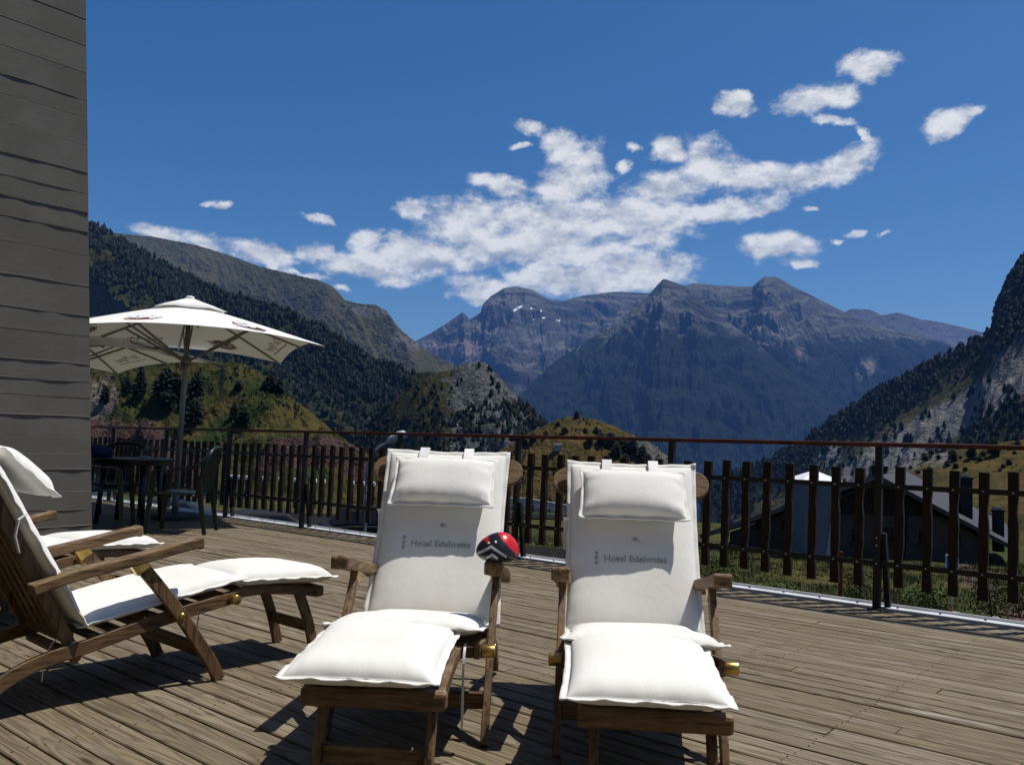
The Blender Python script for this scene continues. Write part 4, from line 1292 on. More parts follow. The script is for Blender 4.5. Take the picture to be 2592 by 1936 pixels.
# --- centre golden hill
def mG(x, t, P):
    q = projpx(P)
    return (0 * t, np.clip((q[:, 0] - 1330) / 80, 0, 0.7) + 0.4 * np.clip(ng(P, 14) - 0.15, 0, 1), 0 * t, 0 * t)
m_G = terrain_mat('dry_meadow', grass=((0.098, 0.066, 0.021), (0.048, 0.042, 0.014)), rock=((0.06, 0.06, 0.055), (0.15, 0.15, 0.14)), S=9, bumpd=0.7, steep=(0.45, 0.28))
oG, rowsG = ridge('hill', [(1060, 985, 330), (1110, 955, 330), (1160, 925, 330), (1190, 911, 330), (1215, 903, 330), (1245, 899, 330), (1290, 907, 328), (1330, 921, 325), (1370, 941, 322), (1420, 966, 318), (1450, 990, 315), (1475, 1022, 310), (1500, 1060, 305)],
      150, 90, 200, 0.42, m_G, side=0.05, amp=6.0, scale=34, gully=5, gscale=18, jag=2.6, mask=mG, concave=1.5, gain=0.58)

# --- near left hill with the pink road cut
def mF(x, t, P):
    q = projpx(P)
    return (0 * t, 0.9 * np.exp(-((q[:, 0] - 215) / 45) ** 2 - ((q[:, 1] - 860) / 60) ** 2) + 0.3 * np.clip(ng(P, 8, 4) - 0.2, 0, 1), 0 * t, 0 * t)
m_F = terrain_mat('green_gold_meadow', grass=((0.066, 0.052, 0.017), (0.026, 0.036, 0.010)), rock=((0.09, 0.08, 0.065), (0.17, 0.15, 0.12)), S=11, bumpd=0.5, steep=(0.42, 0.25))
PF = [(100, 772, 210), (200, 776, 205), (300, 778, 200), (400, 780, 196), (480, 781, 192), (525, 784, 190), (548, 798, 188), (570, 812, 186), (605, 838, 183), (653, 876, 178), (690, 906, 174), (712, 925, 172), (745, 948, 168), (790, 985, 164), (850, 1030, 160)]
oF, rowsF = ridge('hill', PF, 190, 100, 105, 0.47, m_F, side=0.28, amp=4.5, scale=24, gully=2.4, gscale=13, jag=2.2, mask=mF, concave=1.15, gain=0.58)
m_pink = terrain_mat('pink_earth', grass=((0.088, 0.054, 0.050), (0.050, 0.033, 0.028)), rock=((0.028, 0.020, 0.018), (0.085, 0.054, 0.050)), S=3.0, bumpd=0.5, steep=(0.30, 0.10))
ridge('earth_bank', [(120, 905, 92), (200, 907, 92), (235, 912, 92), (290, 918, 92), (330, 924, 91), (352, 938, 91), (375, 948, 91), (420, 962, 90), (470, 975, 90)], 90, 18, 6.5, 0.75, m_pink, amp=2.4, scale=5, gully=2.2, gscale=3, jag=3.0, gain=0.6, mask=lambda x, t, P: (0 * t, 0.4 + 0.5 * ng(P, 3), 0 * t, 0 * t))
ridge('earth_bank', [(560, 972, 88), (582, 956, 88), (592, 946, 88), (640, 945, 87), (676, 943, 87), (690, 936, 86), (720, 944, 86), (752, 956, 85), (775, 968, 85), (800, 980, 85)], 80, 16, 4.5, 0.75, m_pink, amp=1.2, scale=5, gully=1.2, gscale=3, jag=1.5, gain=0.6, mask=lambda x, t, P: (0 * t, 0.15 + 0.3 * ng(P, 3), 0 * t, 0 * t))

# --- right valley side
def mH(x, t, P):
    q = projpx(P)
    X, Y = q[:, 0], q[:, 1]
    cliff = 1 / (1 + np.exp(-(X - 2138 - 0.25 * (Y - 760)) / 9)) * (Y < 800)
    dgn = (X - 1700) * 0.62 + (Y - 1000)            # distance below the skyline
    scree = np.exp(-((dgn - 125 + 24 * ng(P, 90)) / 52) ** 2) * (X > 1740)
    scree = np.maximum(scree, 0.9 * np.exp(-((X - 1790) / 40) ** 2 - ((Y - 985) / 36) ** 2))
    fo = np.clip(0.85 - dgn / 140, 0, 1) + 0.5 * ng(P, 120, 4)
    return (np.clip(fo, 0, 1) * (1 - 0.8 * scree) * (1 - cliff), 0.95 * cliff + 0.35 * np.clip(ng(P, 40, 4) + 0.1, 0, 1), scree * 0.95, 0 * t)
m_H = terrain_mat('scree_slope', grass=((0.072, 0.062, 0.024), (0.040, 0.046, 0.016)), rock=((0.055, 0.055, 0.054), (0.16, 0.157, 0.15)), forest=(0.006, 0.009, 0.005), soil=(0.155, 0.150, 0.140), S=30, bumpd=2.2, steep=(0.42, 0.25))
PH = [(2420, 330, 1000), (2300, 450, 1010), (2250, 508, 1020), (2214, 552, 1030), (2196, 580, 1035), (2180, 604, 1040), (2164, 640, 1045), (2152, 664, 1050), (2149, 704, 1060), (2132, 722, 1080), (2085, 747, 1110), (2030, 775, 1140), (1980, 803, 1170), (1940, 822, 1190), (1900, 840, 1210), (1860, 868, 1230), (1820, 893, 1250), (1780, 918, 1260), (1740, 946, 1270), (1700, 973, 1280), (1650, 998, 1290), (1600, 1018, 1300), (1520, 1050, 1300)][::-1]
oH, rowsH = ridge('hill', PH, 300, 150, 860, 0.50, m_H, side=-0.10, amp=22, scale=150, gully=22, gscale=75, jag=1.0, mask=mH, concave=1.45)
m_J = terrain_mat('golden_meadow', grass=((0.094, 0.067, 0.021), (0.046, 0.040, 0.014)), rock=((0.08, 0.078, 0.07), (0.17, 0.165, 0.155)), S=9, bumpd=0.5, steep=(0.4, 0.22))
oJ, rowsJ = ridge('hill', [(1780, 1062, 240), (1850, 1040, 240), (1905, 1022, 238), (1960, 1000, 235), (2000, 985, 232), (2060, 972, 228), (2120, 962, 224), (2200, 950, 220), (2300, 936, 216), (2420, 920, 212)], 130, 70, 150, 0.20, m_J, side=-0.1, amp=3.0, scale=26, jag=0.8, concave=1.5,
      mask=lambda x, t, P: (0 * t, 0.75 * np.clip(1 - t / 0.2, 0, 1) * (x < 2060) + 0.35 * np.clip(ng(P, 9) - 0.2, 0, 1), 0 * t, 0 * t))

# --- ground sheet from the deck to the far valley
def ground_z(x, y):
    r = np.hypot(x, y)
    v = x * V2[0] + y * V2[1]
    d = np.maximum(0, v - 6.1)
    right = 1 / (1 + np.exp(-(x - (-0.02 * y)) / 1.6))
    zr = -0.75 - 0.10 * np.minimum(d, 16) - 0.045 * np.maximum(0, d - 16)
    zl = -2.0 - 0.05 * np.minimum(d, 20)
    z = zl * (1 - right) + zr * right
    z = z - 0.075 * np.maximum(0, r - 45) * (r < 1e9) * np.clip((r - 45) / 60, 0, 1)
    z = np.maximum(z, -330 - 0.01 * r)
    z = z + 0.10 * fbm(x / 3.0, y / 3.0, 4) * np.clip(d / 2, 0, 1) * (0.25 + 0.75 * right) + 0.9 * fbm(x / 22.0, y / 22.0, 4) * np.clip((r - 30) / 30, 0, 1)
    return np.where(v < 6.2, np.minimum(z, -0.7), z)
na, nrr = 320, 240
angs = np.linspace(-math.pi, math.pi, na, endpoint=False)
angs = angs - 0.55 * np.sin(angs)           # finer ahead
rad = np.r_[0.01, np.geomspace(2.0, 16000, nrr - 1)]
AA, RR = np.meshgrid(angs, rad)
gx, gy = (RR * np.sin(AA)).ravel(), (RR * np.cos(AA)).ravel()
gz = ground_z(gx, gy)
gi = np.arange(na * nrr).reshape(nrr, na)
gF = np.c_[gi[:-1, :].ravel(), np.roll(gi, -1, 1)[:-1, :].ravel(), np.roll(gi, -1, 1)[1:, :].ravel(), gi[1:, :].ravel()]
me = bpy.data.meshes.new('ground')
me.from_pydata(np.c_[gx, gy, gz].tolist(), [], gF.tolist()); me.update()
me.polygons.foreach_set('use_smooth', [True] * len(me.polygons))
gv = gx * V2[0] + gy * V2[1]
col = np.zeros((len(gx), 4), np.float32)
gq = projpx(np.c_[gx, gy, gz] + np.array([0, 1e-6, 0]))
ok = (gx * FW[0] + gy * FW[1]) > 3
col[:, 0] = np.where(np.hypot(gx, gy) > 900, 0.8, 0)
path = np.exp(-((gq[:, 0] - 2130 - (1330 - gq[:, 1]) * -0.35 - 0.9 * np.maximum(0, gq[:, 1] - 1230)) / 55) ** 2) * (gq[:, 1] > 1215) * (gq[:, 1] < 1400) * (gq[:, 0] > 1950)
col[:, 2] = np.where(ok, path, 0)
ca = me.color_attributes.new('k', 'FLOAT_COLOR', 'POINT'); ca.data.foreach_set('color', col.ravel())
m_gr = terrain_mat('rough_grass', grass=((0.078, 0.065, 0.022), (0.034, 0.047, 0.012)), soil=(0.105, 0.068, 0.056), rock=((0.08, 0.075, 0.065), (0.15, 0.14, 0.125)), S=2.6, bumpd=0.08, steep=(0.35, 0.15))
ground = link_mesh('ground', me, m_gr); tag(ground, kind='structure')
# ------------------------------------------------------------------ trees
def m_foliage(name, a, b):
    t = NT(name)
    g = t.n('ShaderNodeNewGeometry')
    n = t.noise(t.coord('Object'), 0.9, 3)
    c = t.mix(g.outputs['Random Per Island'], a, b)
    c = t.mix(t.math('MULTIPLY', t.ramp(n, 0.35, 0.65), 0.5), c, tuple(x * 0.5 for x in a))
    return t.fin(c, 0.75, 0.15)
MAT['needles'] = m_foliage('pine_needles', (0.005, 0.009, 0.005), (0.014, 0.022, 0.010))
MAT['forest'] = m_foliage('forest_needles', (0.004, 0.007, 0.004), (0.016, 0.023, 0.010))
MAT['bark'] = plain('pine_bark', (0.09, 0.06, 0.045), 0.9, 0.1, 0, 0.4, 8)
MAT['leaf'] = m_foliage('shrub_leaves', (0.036, 0.055, 0.010), (0.095, 0.115, 0.022))
MAT['weed'] = m_foliage('meadow_weeds', (0.030, 0.044, 0.010), (0.105, 0.088, 0.030))

def pine_meshes(seed, h=1.0, rad=0.28, rounded=0.0):
    r = random.Random(seed)
    tr = MB().tube([(0, 0, -0.03), (0.004, 0, 0.4), (0, 0.004, 0.93)], [0.030, 0.020, 0.004], 6).mesh('trunk')
    mb = MB()
    for lv in range(17):
        f = lv / 16
        z = 0.10 + 0.88 * f
        rr = rad * ((1 - f) ** 0.75 * (1 - rounded) + rounded * math.sqrt(max(0, 1 - (1.7 * f - 0.75) ** 2)) * 0.95)
        nb = 9 if f < 0.7 else 6
        a0 = r.uniform(0, 6)
        for k in range(nb):
            if r.random() < 0.12: continue
            a = a0 + 2 * math.pi * k / nb + r.uniform(-0.25, 0.25)
            l = rr * r.uniform(0.62, 1.12) + 0.012
            d = Vector((math.cos(a), math.sin(a), 0)); sd2 = Vector((-d.y, d.x, 0))
            dr = r.uniform(-0.10, 0.12) * l
            for q in range(3):
                c = d * (l * (0.35 + 0.3 * q)) + Vector((0, 0, z + dr * (q - 0.5) + r.uniform(-0.015, 0.015)))
                s = (0.050 + 0.32 * l * 0.35) * r.uniform(0.75, 1.2)
                t1 = c + d * s * 1.1 + Vector((0, 0, r.uniform(-0.5, 0.25) * s))
                t2 = c - d * s * 0.9 + sd2 * s * 0.9 + Vector((0, 0, r.uniform(-0.2, 0.6) * s))
                t3 = c - d * s * 0.8 - sd2 * s * 0.9 + Vector((0, 0, r.uniform(-0.2, 0.6) * s))
                t4 = c + Vector((0, 0, s * r.uniform(0.6, 1.0)))
                mb.add([t1, t2, t3, t4], [(0, 1, 3), (0, 3, 2), (1, 2, 3), (0, 2, 1)])
    for k in range(4):
        mb.add([(0.02, 0, 0.93), (-0.012, 0.018, 0.93), (-0.012, -0.018, 0.93), (0, 0, 1.02)], [(0, 1, 3), (1, 2, 3), (2, 0, 3)])
    return tr, mb.mesh('crown')
PINES = [pine_meshes(1, rad=0.26), pine_meshes(2, rad=0.33, rounded=0.35), pine_meshes(3, rad=0.38, rounded=0.6), pine_meshes(4, rad=0.30, rounded=0.2)]

def pick(rows, x, y):
    best = None
    for R_ in rows:
        q = projpx(R_)
        d = np.hypot(q[:, 0] - x, q[:, 1] - y)
        i = int(d.argmin())
        if best is None or d[i] < best[0]: best = (d[i], R_[i])
    return best[1]

def pine(rows, x, ybase, ytop, kind, label, group=None, wide=1.0, name='pine_tree'):
    p = pick(rows, x, ybase)
    dist = p[1]
    h = (ybase - ytop) * K / FPX * dist
    T = empty(name, tuple(float(c) for c in p), random.uniform(0, 6.28))
    T.scale = (h * wide, h * wide, h)
    tag(T, label, 'pine' if name == 'pine_tree' else 'shrub', group)
    tr, cr = PINES[kind]
    a = link_mesh('trunk', tr, MAT['bark'], T); b = link_mesh('crown', cr, MAT['needles'], T)
    return T

# pines on the near left hill
FP = [(228, 870, 832, 1, 'small pine at the foot of the left hill beside the concrete wall', 1.0),
      (271, 852, 815, 1, 'slim dark pine standing left of the tallest pair under the parasols', 1.0),
      (300, 856, 790, 0, 'tall narrow pine on the left hill between the wall and the parasol pole', 1.1),
      (360, 858, 795, 1, 'broad dark pine in the biggest clump left of the parasol pole', 1.5),
      (372, 862, 806, 2, 'rounded pine overlapping the biggest clump left of the parasol pole', 1.3),
      (362, 884, 838, 2, 'low round pine at the bottom of the clump left of the parasol pole', 1.2),
      (424, 856, 804, 1, 'dark pine directly right of the parasol pole below the canopy', 1.2),
      (417, 918, 862, 1, 'dark pine right of the parasol pole just above the handrail', 1.3),
      (504, 905, 870, 1, 'left one of two pines just above the handrail on the hill', 1.0),
      (530, 917, 878, 2, 'right one of two pines just above the handrail on the hill', 1.2),
      (582, 842, 806, 1, 'shrubby pine near the crest on the golden shoulder of the hill', 1.5),
      (600, 850, 818, 2, 'round pine at the right edge of the golden shoulder', 1.4),
      (515, 842, 822, 2, 'little bush-like pine in the middle of the grassy hill', 1.5)]
for (x, yb, yt, k, lb, wd) in FP:
    pine(rowsF, x, yb, yt, k, lb, None, wd)
rt = random.Random(8)
# scattered pines on the meadow under the forest and round the knoll
for (x, yb, h) in [(915, 832, 18), (938, 838, 15), (958, 842, 12), (905, 860, 14), (948, 866, 12), (926, 880, 16), (890, 905, 24), (905, 912, 20), (870, 900, 18), (842, 908, 20), (985, 905, 14), (1000, 890, 10),
                   (820, 915, 22), (936, 910, 16), (960, 918, 14), (850, 880, 14), (880, 870, 12), (1020, 880, 12), (1045, 905, 14), (1075, 918, 12)]:
    pine(rowsE if x > 930 else rowsD, x + rt.uniform(-3, 3), yb, yb - h, rt.choice((0, 1, 3)), 'small dark pine scattered on the slope below the left forest', 'scattered pines below the left forest', 1.1)
for (x, yb, h, w) in [(1245, 903, 16, 1.2), (1205, 918, 10, 2.0), (1220, 935, 12, 2.2), (1262, 934, 10, 1.8), (1288, 938, 14, 1.6), (1300, 960, 26, 1.4), (1318, 965, 30, 1.3), (1272, 962, 16, 1.8), (1345, 975, 34, 1.3), (1365, 985, 34, 1.3), (1385, 995, 30, 1.3), (1330, 985, 30, 1.4), (1180, 945, 14, 1.6), (1150, 955, 20, 1.3), (1130, 965, 24, 1.3), (1400, 1005, 26, 1.4), (1350, 1005, 26, 1.4)]:
    pine(rowsG, x, yb, yb - h, rt.choice((1, 2)), 'dark bushy pine on the small golden hill in the centre', 'bushy pines on the golden centre hill', w)
# individual pines on the right scree
for i in range(46):
    x = rt.uniform(1790, 2205); dg = rt.uniform(70, 205)
    y = 1000 + dg - (x - 1700) * 0.62
    if y > 985: y = rt.uniform(900, 985)
    pine(rowsH, x, y, y - rt.uniform(13, 24), rt.choice((0, 1, 3)), 'small dark pine standing on the right hand scree slope', 'lone pines on the right scree slope', 1.0)
for (x, yb, h, w, lb) in [(2150, 985, 40, 1.1, 'second largest dark pine at the top of the golden meadow'), (2195, 975, 46, 1.2, 'largest dark pine above the golden meadow next to the right edge'), (2100, 990, 30, 1.2, 'medium dark pine third from the right edge above the golden meadow'), (2060, 996, 24, 1.4, 'smallest of the four bigger pines on the upper edge of the meadow')]:
    pine(rowsJ if yb > 984 else rowsH, x, yb, yb - h, 1, lb, 'large pines above the golden meadow', w)
for i in range(26):
    x = rt.uniform(1950, 2212); y = rt.uniform(985, 1040) - (x - 1950) * 0.10
    pine(rowsJ, x, y, y - rt.uniform(6, 13), 2, 'low dark shrub dotted over the golden meadow at right', 'low shrubs on the golden meadow', 1.8, 'low_shrub')

# forests as masses
def tree_template(seed, n=7):
    r = random.Random(seed); vs, fs = [], []
    for (z0, z1, rad) in ((0.05, 0.45, 0.27), (0.28, 0.72, 0.22), (0.52, 1.0, 0.15)):
        b = len(vs)
        for k in range(n):
            a = 2 * math.pi * k / n + r.uniform(-0.3, 0.3); q = rad * r.uniform(0.6, 1.25)
            vs.append((q * math.cos(a), q * math.sin(a), z0 + r.uniform(-0.07, 0.07)))
        vs.append((r.uniform(-0.03, 0.03), r.uniform(-0.03, 0.03), z1))
        for k in range(n): fs.append((b + k, b + (k + 1) % n, b + n))
    return np.array(vs), np.array(fs)
def round_template(seed, n=7):
    r = random.Random(seed); vs, fs = [], []
    lv = ((0.10, 0.16), (0.32, 0.27), (0.58, 0.24), (0.82, 0.13))
    for (z0, rad) in lv:
        for k in range(n):
            a = 2 * math.pi * k / n + r.uniform(-0.35, 0.35); q = rad * r.uniform(0.6, 1.35)
            vs.append((q * math.cos(a), q * math.sin(a), z0 + r.uniform(-0.09, 0.09)))
    vs.append((0, 0, 0.97))
    for i in range(3):
        for k in range(n):
            a, b = i * n + k, i * n + (k + 1) % n; fs += [(a, b, b + n), (a, b + n, a + n)]
    for k in range(n): fs.append((3 * n + k, 3 * n + (k + 1) % n, 4 * n))
    return np.array(vs), np.array(fs)
TT = [tree_template(1), round_template(2), tree_template(3), round_template(4), round_template(5)]
def forest(name, label, pts, hs):
    Vs, Fs, off = [], [], 0
    for i, (p, h) in enumerate(zip(pts, hs)):
        tv, tf = TT[i % 5]
        a = i * 2.399
        ca_, sa_ = math.cos(a), math.sin(a)
        w = h * (0.85 + 0.5 * ((i * 37) % 11) / 11)
        q = np.c_[(tv[:, 0] * ca_ - tv[:, 1] * sa_) * w, (tv[:, 0] * sa_ + tv[:, 1] * ca_) * w, tv[:, 2] * h] + p
        Vs.append(q); Fs.append(tf + off); off += len(tv)
    Vs = np.concatenate(Vs); Fs = np.concatenate(Fs)
    me = bpy.data.meshes.new(name); me.from_pydata(Vs.tolist(), [], Fs.tolist()); me.update()
    o = link_mesh(name, me, MAT['forest'])
    tag(o, label, 'forest', kind='stuff')
    return o
def scatter(rows, n, dens, seed):
    rs = np.random.RandomState(seed)
    R_ = np.array(rows); nr_, nc = R_.shape[:2]
    j = rs.rand(n * 6) * (nr_ - 1.01); i = rs.rand(n * 6) * (nc - 1.01)
    j0, i0 = j.astype(int), i.astype(int); fj, fi = (j - j0)[:, None], (i - i0)[:, None]
    P = R_[j0, i0] * (1 - fj) * (1 - fi) + R_[j0 + 1, i0] * fj * (1 - fi) + R_[j0, i0 + 1] * (1 - fj) * fi + R_[j0 + 1, i0 + 1] * fj * fi
    keep = rs.rand(len(P)) < dens(P, projpx(P))
    return P[keep][:n], rs
def dD(P, q):
    X, Y = q[:, 0], q[:, 1]
    base = np.clip(0.62 + 1.5 * ng(P, 60, 4), 0.03, 1)
    gap = np.where(Y > 770 + 0.28 * (X - 500), 0.35, 1.0)
    gap = np.where((X > 895) & (Y < 900), 0.04, gap)
    sky_ = np.where(X < 890, 1, 0.25)
    left = np.where((X < 330) & (Y > 640), 0.35, 1)
    return base * gap * sky_ * left * (X < 1100) * (X > 120) * (Y < 1000)
P_, rs_ = scatter(rowsD, 7800, dD, 4)
forest('forest', 'dark pine forest covering the left mountainside', P_, rs_.uniform(4.0, 8.5, len(P_)) + 5.5 * rs_.rand(len(P_)) ** 3)
def dH(P, q):
    X, Y = q[:, 0], q[:, 1]
    dgn = (X - 1700) * 0.62 + (Y - 1000)
    f = np.clip(1.05 - dgn / 62, 0.0, 1) + 0.55 * np.exp(-((dgn - 225) / 40) ** 2) * (X > 1850) + 0.5 * (X > 2150) * (Y < 720) * np.clip(ng(P, 40) + 0.35, 0, 1)
    f = f + 0.5 * np.exp(-((X - 1800) / 70) ** 2 - ((Y - 1000) / 40) ** 2)
    return np.clip(f * (0.62 + 1.2 * ng(P, 60, 4)), 0, 1) * (X < 2300)
P_, rs_ = scatter(rowsH, 4200, dH, 5)
forest('forest', 'dark pine forest along the right valley slope', P_, rs_.uniform(5.5, 11.0, len(P_)))
def dE(P, q):
    X, Y = q[:, 0], q[:, 1]
    return np.where(Y > 895 - 0.1 * (X - 900), 0.75, 0.07 + 0.3 * np.clip(ng(P, 20), 0, 1)) * (X < 1215) * (Y < 990)
P_, rs_ = scatter(rowsE, 750, dE, 6)
forest('forest', 'low dark wood at the foot of the rocky knoll', P_, rs_.uniform(3.0, 6.5, len(P_)))

def scrub(rows, n, lab, dens, h0, h1, seed):
    P2, r2 = scatter(rows, n, dens, seed)
    o = forest('scrub', lab, P2, r2.uniform(h0, h1, len(P2)))
    o.data.materials.clear(); o.data.materials.append(MAT['scrub']); o['category'] = 'scrub'
MAT['scrub'] = m_foliage('low_scrub', (0.018, 0.026, 0.008), (0.048, 0.050, 0.016))
scrub(rowsF, 1300, 'low scrub and tussocks over the near left hill', lambda P, q: np.clip(0.25 + 1.3 * ng(P, 9, 4), 0, 1) * (q[:, 1] < 960) * (q[:, 0] > 180), 0.25, 1.0, 12)
scrub(rowsG, 700, 'low scrub over the golden centre hill', lambda P, q: np.clip(0.2 + 1.3 * ng(P, 12, 4), 0, 1), 0.4, 1.5, 13)
scrub(rowsJ, 900, 'low tussocks over the golden meadow at right', lambda P, q: np.clip(0.2 + 1.3 * ng(P, 10, 4), 0, 1), 0.15, 0.6, 14)
# ------------------------------------------------------------------ house beyond the railing
MAT['render'] = plain('grey_beige_render', (0.066, 0.057, 0.050), 0.9, 0.1, 0, 0.15, 1.5)
MAT['cladding'] = plain('dark_timber_cladding', (0.022, 0.014, 0.010), 0.8, 0.15, 0, 0.3, 3)
def m_slate():
    t = NT('grey_slate_roof')
    b = t.n('ShaderNodeTexBrick'); b.inputs['Scale'].default_value = 3.0
    b.inputs['Color1'].default_value = (0.045, 0.045, 0.05, 1); b.inputs['Color2'].default_value = (0.065, 0.065, 0.072, 1); b.inputs['Mortar'].default_value = (0.04, 0.04, 0.042, 1)
    b.inputs['Mortar Size'].default_value = 0.015
    t.put(b.inputs['Vector'], t.coord('Object'))
    return t.fin(b.outputs[0], 0.7, 0.25)
MAT['slate'] = m_slate()
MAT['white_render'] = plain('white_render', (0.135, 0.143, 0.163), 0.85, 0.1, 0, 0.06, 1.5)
MAT['window_dark'] = plain('dark_window_glass', (0.006, 0.007, 0.009), 0.12, 0.5)
MAT['cap'] = plain('chimney_cap_stone', (0.30, 0.29, 0.28), 0.85, 0.1)
MAT['chimney'] = plain('dark_chimney', (0.020, 0.019, 0.020), 0.85, 0.1)
q4 = lambda x, y: ((1700 + x / 2.36) / K, (1000 + y / 2.36) / K)
HD = 34.0
hR = at(*q4(1240, 500), HD); hr = at(*q4(1985, 893), HD); hl = at(*q4(255, 830), HD)
hdir = np.array([0.475, 0.88, 0.0]); HL = 13.0
house = empty('house', (float(hR[0]), float(hR[1]), float(hR[2])))
tag(house, 'low grey house with slate gable roof and chimneys beyond the railing', 'house')
lo = -7.0
rel = lambda p: np.array(p) - hR
r_, l_ = rel(hr), rel(hl)
# gable wall body
G = [np.array([l_[0] + 0.6, 0, lo]), np.array([r_[0] - 0.6, 0, lo]), np.array([r_[0] - 0.6, 0, r_[2] + 0.1]), np.array([0, 0, -0.12]), np.array([l_[0] + 0.6, 0, l_[2] + 0.1])]
vs = [g for g in G] + [g + hdir * HL for g in G]
n = 5
MB().add(vs, [(0, 1, 2, 3, 4), (9, 8, 7, 6, 5)] + [(i, i + n, (i + 1) % n + n, (i + 1) % n) for i in range(n)]).build('wall', MAT['render'], house)
# dark timber in the upper gable
cz = float(at(*q4(1240, 715), HD)[2] - hR[2])
def roofz(x): return (r_[2] * x / r_[0]) if x > 0 else (l_[2] * x / l_[0])
xr = cz / r_[2] * r_[0]; xl = cz / l_[2] * l_[0]
MB().add([(xl + 1.0, -0.08, cz), (xr - 0.3, -0.08, cz), (0, -0.08, -0.15), (xl + 1.0, -0.005, cz), (xr - 0.3, -0.005, cz), (0, -0.005, -0.15)], [(0, 1, 2), (0, 3, 4, 1), (1, 4, 5, 2), (2, 5, 3, 0)]).build('gable_cladding', MAT['cladding'], house)
def roof(a, b, nm):
    a, b = np.array(a), np.array(b)
    back = hdir * HL; fr = -hdir * 0.6
    d = (b - a); nn = np.cross(d, hdir); nn /= np.linalg.norm(nn)
    if nn[2] < 0: nn = -nn
    b2 = b + d / np.linalg.norm(d) * 0.4
    p = [a + fr, b2 + fr, b2 + back, a + back]
    vs = [x + nn * 0.16 for x in p] + [x for x in p]
    return MB().add(vs, [(0, 1, 2, 3), (7, 6, 5, 4), (0, 4, 5, 1), (1, 5, 6, 2), (2, 6, 7, 3), (3, 7, 4, 0)]).build(nm, MAT['slate'], house)
rf = roof((0, 0, 0), (r_[0], 0, r_[2]), 'roof_slope')
roof((0, 0, 0.004), (l_[0], 0, l_[2]), 'roof_slope')
def hwin(x0, y0, x1, y1):
    a, b = rel(at(*q4(x0, y0), HD)), rel(at(*q4(x1, y1), HD))
    cx_, cz_ = (a[0] + b[0]) / 2, (a[2] + b[2]) / 2; w, h = abs(b[0] - a[0]), abs(b[2] - a[2])
    o = MB().box((cx_, -0.03, cz_), (w, 0.05, h)).build('window', MAT['cladding'], house)
    MB().box((cx_ - w / 4 + 0.01, -0.062, cz_), (w / 2 - 0.08, 0.012, h - 0.12)).build('pane', MAT['window_dark'], o)
    MB().box((cx_ + w / 4 - 0.01, -0.062, cz_), (w / 2 - 0.08, 0.012, h - 0.12)).build('pane', MAT['window_dark'], o)
    MB().box((cx_, -0.09, cz_ - h / 2 - 0.04), (w + 0.14, 0.14, 0.06)).build('sill', MAT['render'], o)
for wn in ((500, 752, 556, 802), (660, 742, 718, 808), (1268, 792, 1352, 872), (1480, 800, 1530, 885), (1678, 824, 1722, 902), (1080, 800, 1140, 880)): hwin(*wn)
a = rel(at(*q4(1395, 690), HD)); 
MB().tube([(a[0], -0.10, a[2]), (a[0], -0.10, lo)], 0.05, 8).build('drainpipe', MAT['chimney'], house, True)
def chimney(x0, y0, x1, y1, D):
    a, b = rel(at(*q4(x0, y0), D)), rel(at(*q4(x1, y1), D))
    w = b[0] - a[0]; cx_ = (a[0] + b[0]) / 2
    h = a[2] - b[2] + 0.9
    o = MB().box((cx_, a[1], a[2] - h / 2), (w, w * 0.9, h)).build('chimney', MAT['chimney'], house)
    MB().box((cx_, a[1], a[2] + 0.04), (w * 1.18, w * 1.08, 0.08)).build('chimney_cap', MAT['chimney'], o)
    MB().box((cx_ - w * 0.12, a[1], a[2] + 0.14), (w * 0.8, w * 0.7, 0.09), Matrix.Rotation(0.12, 3, 'Y')).build('cap_slab', MAT['cap'], o)
for c_ in ((1715, 500, 1783, 710, 36), (1925, 695, 1975, 800, 35.5), (1528, 520, 1552, 620, 42), (1208, 432, 1274, 520, 38), (820, 452, 850, 495, 41)): chimney(*c_)
# white shaft with a glazed pyramid cap in front of the gable
tw = empty('white_shaft'); tag(tw, 'pale rendered shaft with pointed white cap in front of the grey house', 'tower')
TD = 31.0
a, b = at(*q4(792, 508), TD), at(*q4(1004, 930), TD)
tw.location = (float(a[0] + b[0]) / 2, TD + 0.8, 0)
w = float(b[0] - a[0]); zt = float(a[2])
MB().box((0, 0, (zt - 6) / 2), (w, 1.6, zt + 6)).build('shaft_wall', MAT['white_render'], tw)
MB().add([(-w / 2 - 0.08, -0.88, zt), (w / 2 + 0.08, -0.88, zt), (w / 2 + 0.08, 0.88, zt), (-w / 2 - 0.08, 0.88, zt), (0, 0, zt + 0.36), (-w / 2 - 0.08, -0.88, zt - 0.06), (w / 2 + 0.08, -0.88, zt - 0.06), (w / 2 + 0.08, 0.88, zt - 0.06), (-w / 2 - 0.08, 0.88, zt - 0.06)],
         [(0, 1, 4), (1, 2, 4), (2, 3, 4), (3, 0, 4), (5, 6, 1, 0), (6, 7, 2, 1), (7, 8, 3, 2), (8, 5, 0, 3), (8, 7, 6, 5)]).build('shaft_cap', plain('white_cap', (0.75, 0.76, 0.78), 0.6, 0.2), tw)
MB().add([(w * 0.36, -0.83, zt - 0.35), (w * 0.47, -0.83, zt - 0.35), (w * 0.18, -0.83, zt - 4.2), (-w * 0.06, -0.83, zt - 4.2), (w * 0.36, -0.78, zt - 0.35), (w * 0.47, -0.78, zt - 0.35), (w * 0.18, -0.78, zt - 4.2), (-w * 0.06, -0.78, zt - 4.2)],
         [(3, 2, 1, 0), (0, 1, 5, 4), (1, 2, 6, 5), (2, 3, 7, 6), (3, 0, 4, 7)]).build('slanted_strip', plain('pale_strip', (0.30, 0.315, 0.34), 0.7, 0.2), tw)  # paler slanting strip on the front of the shaft

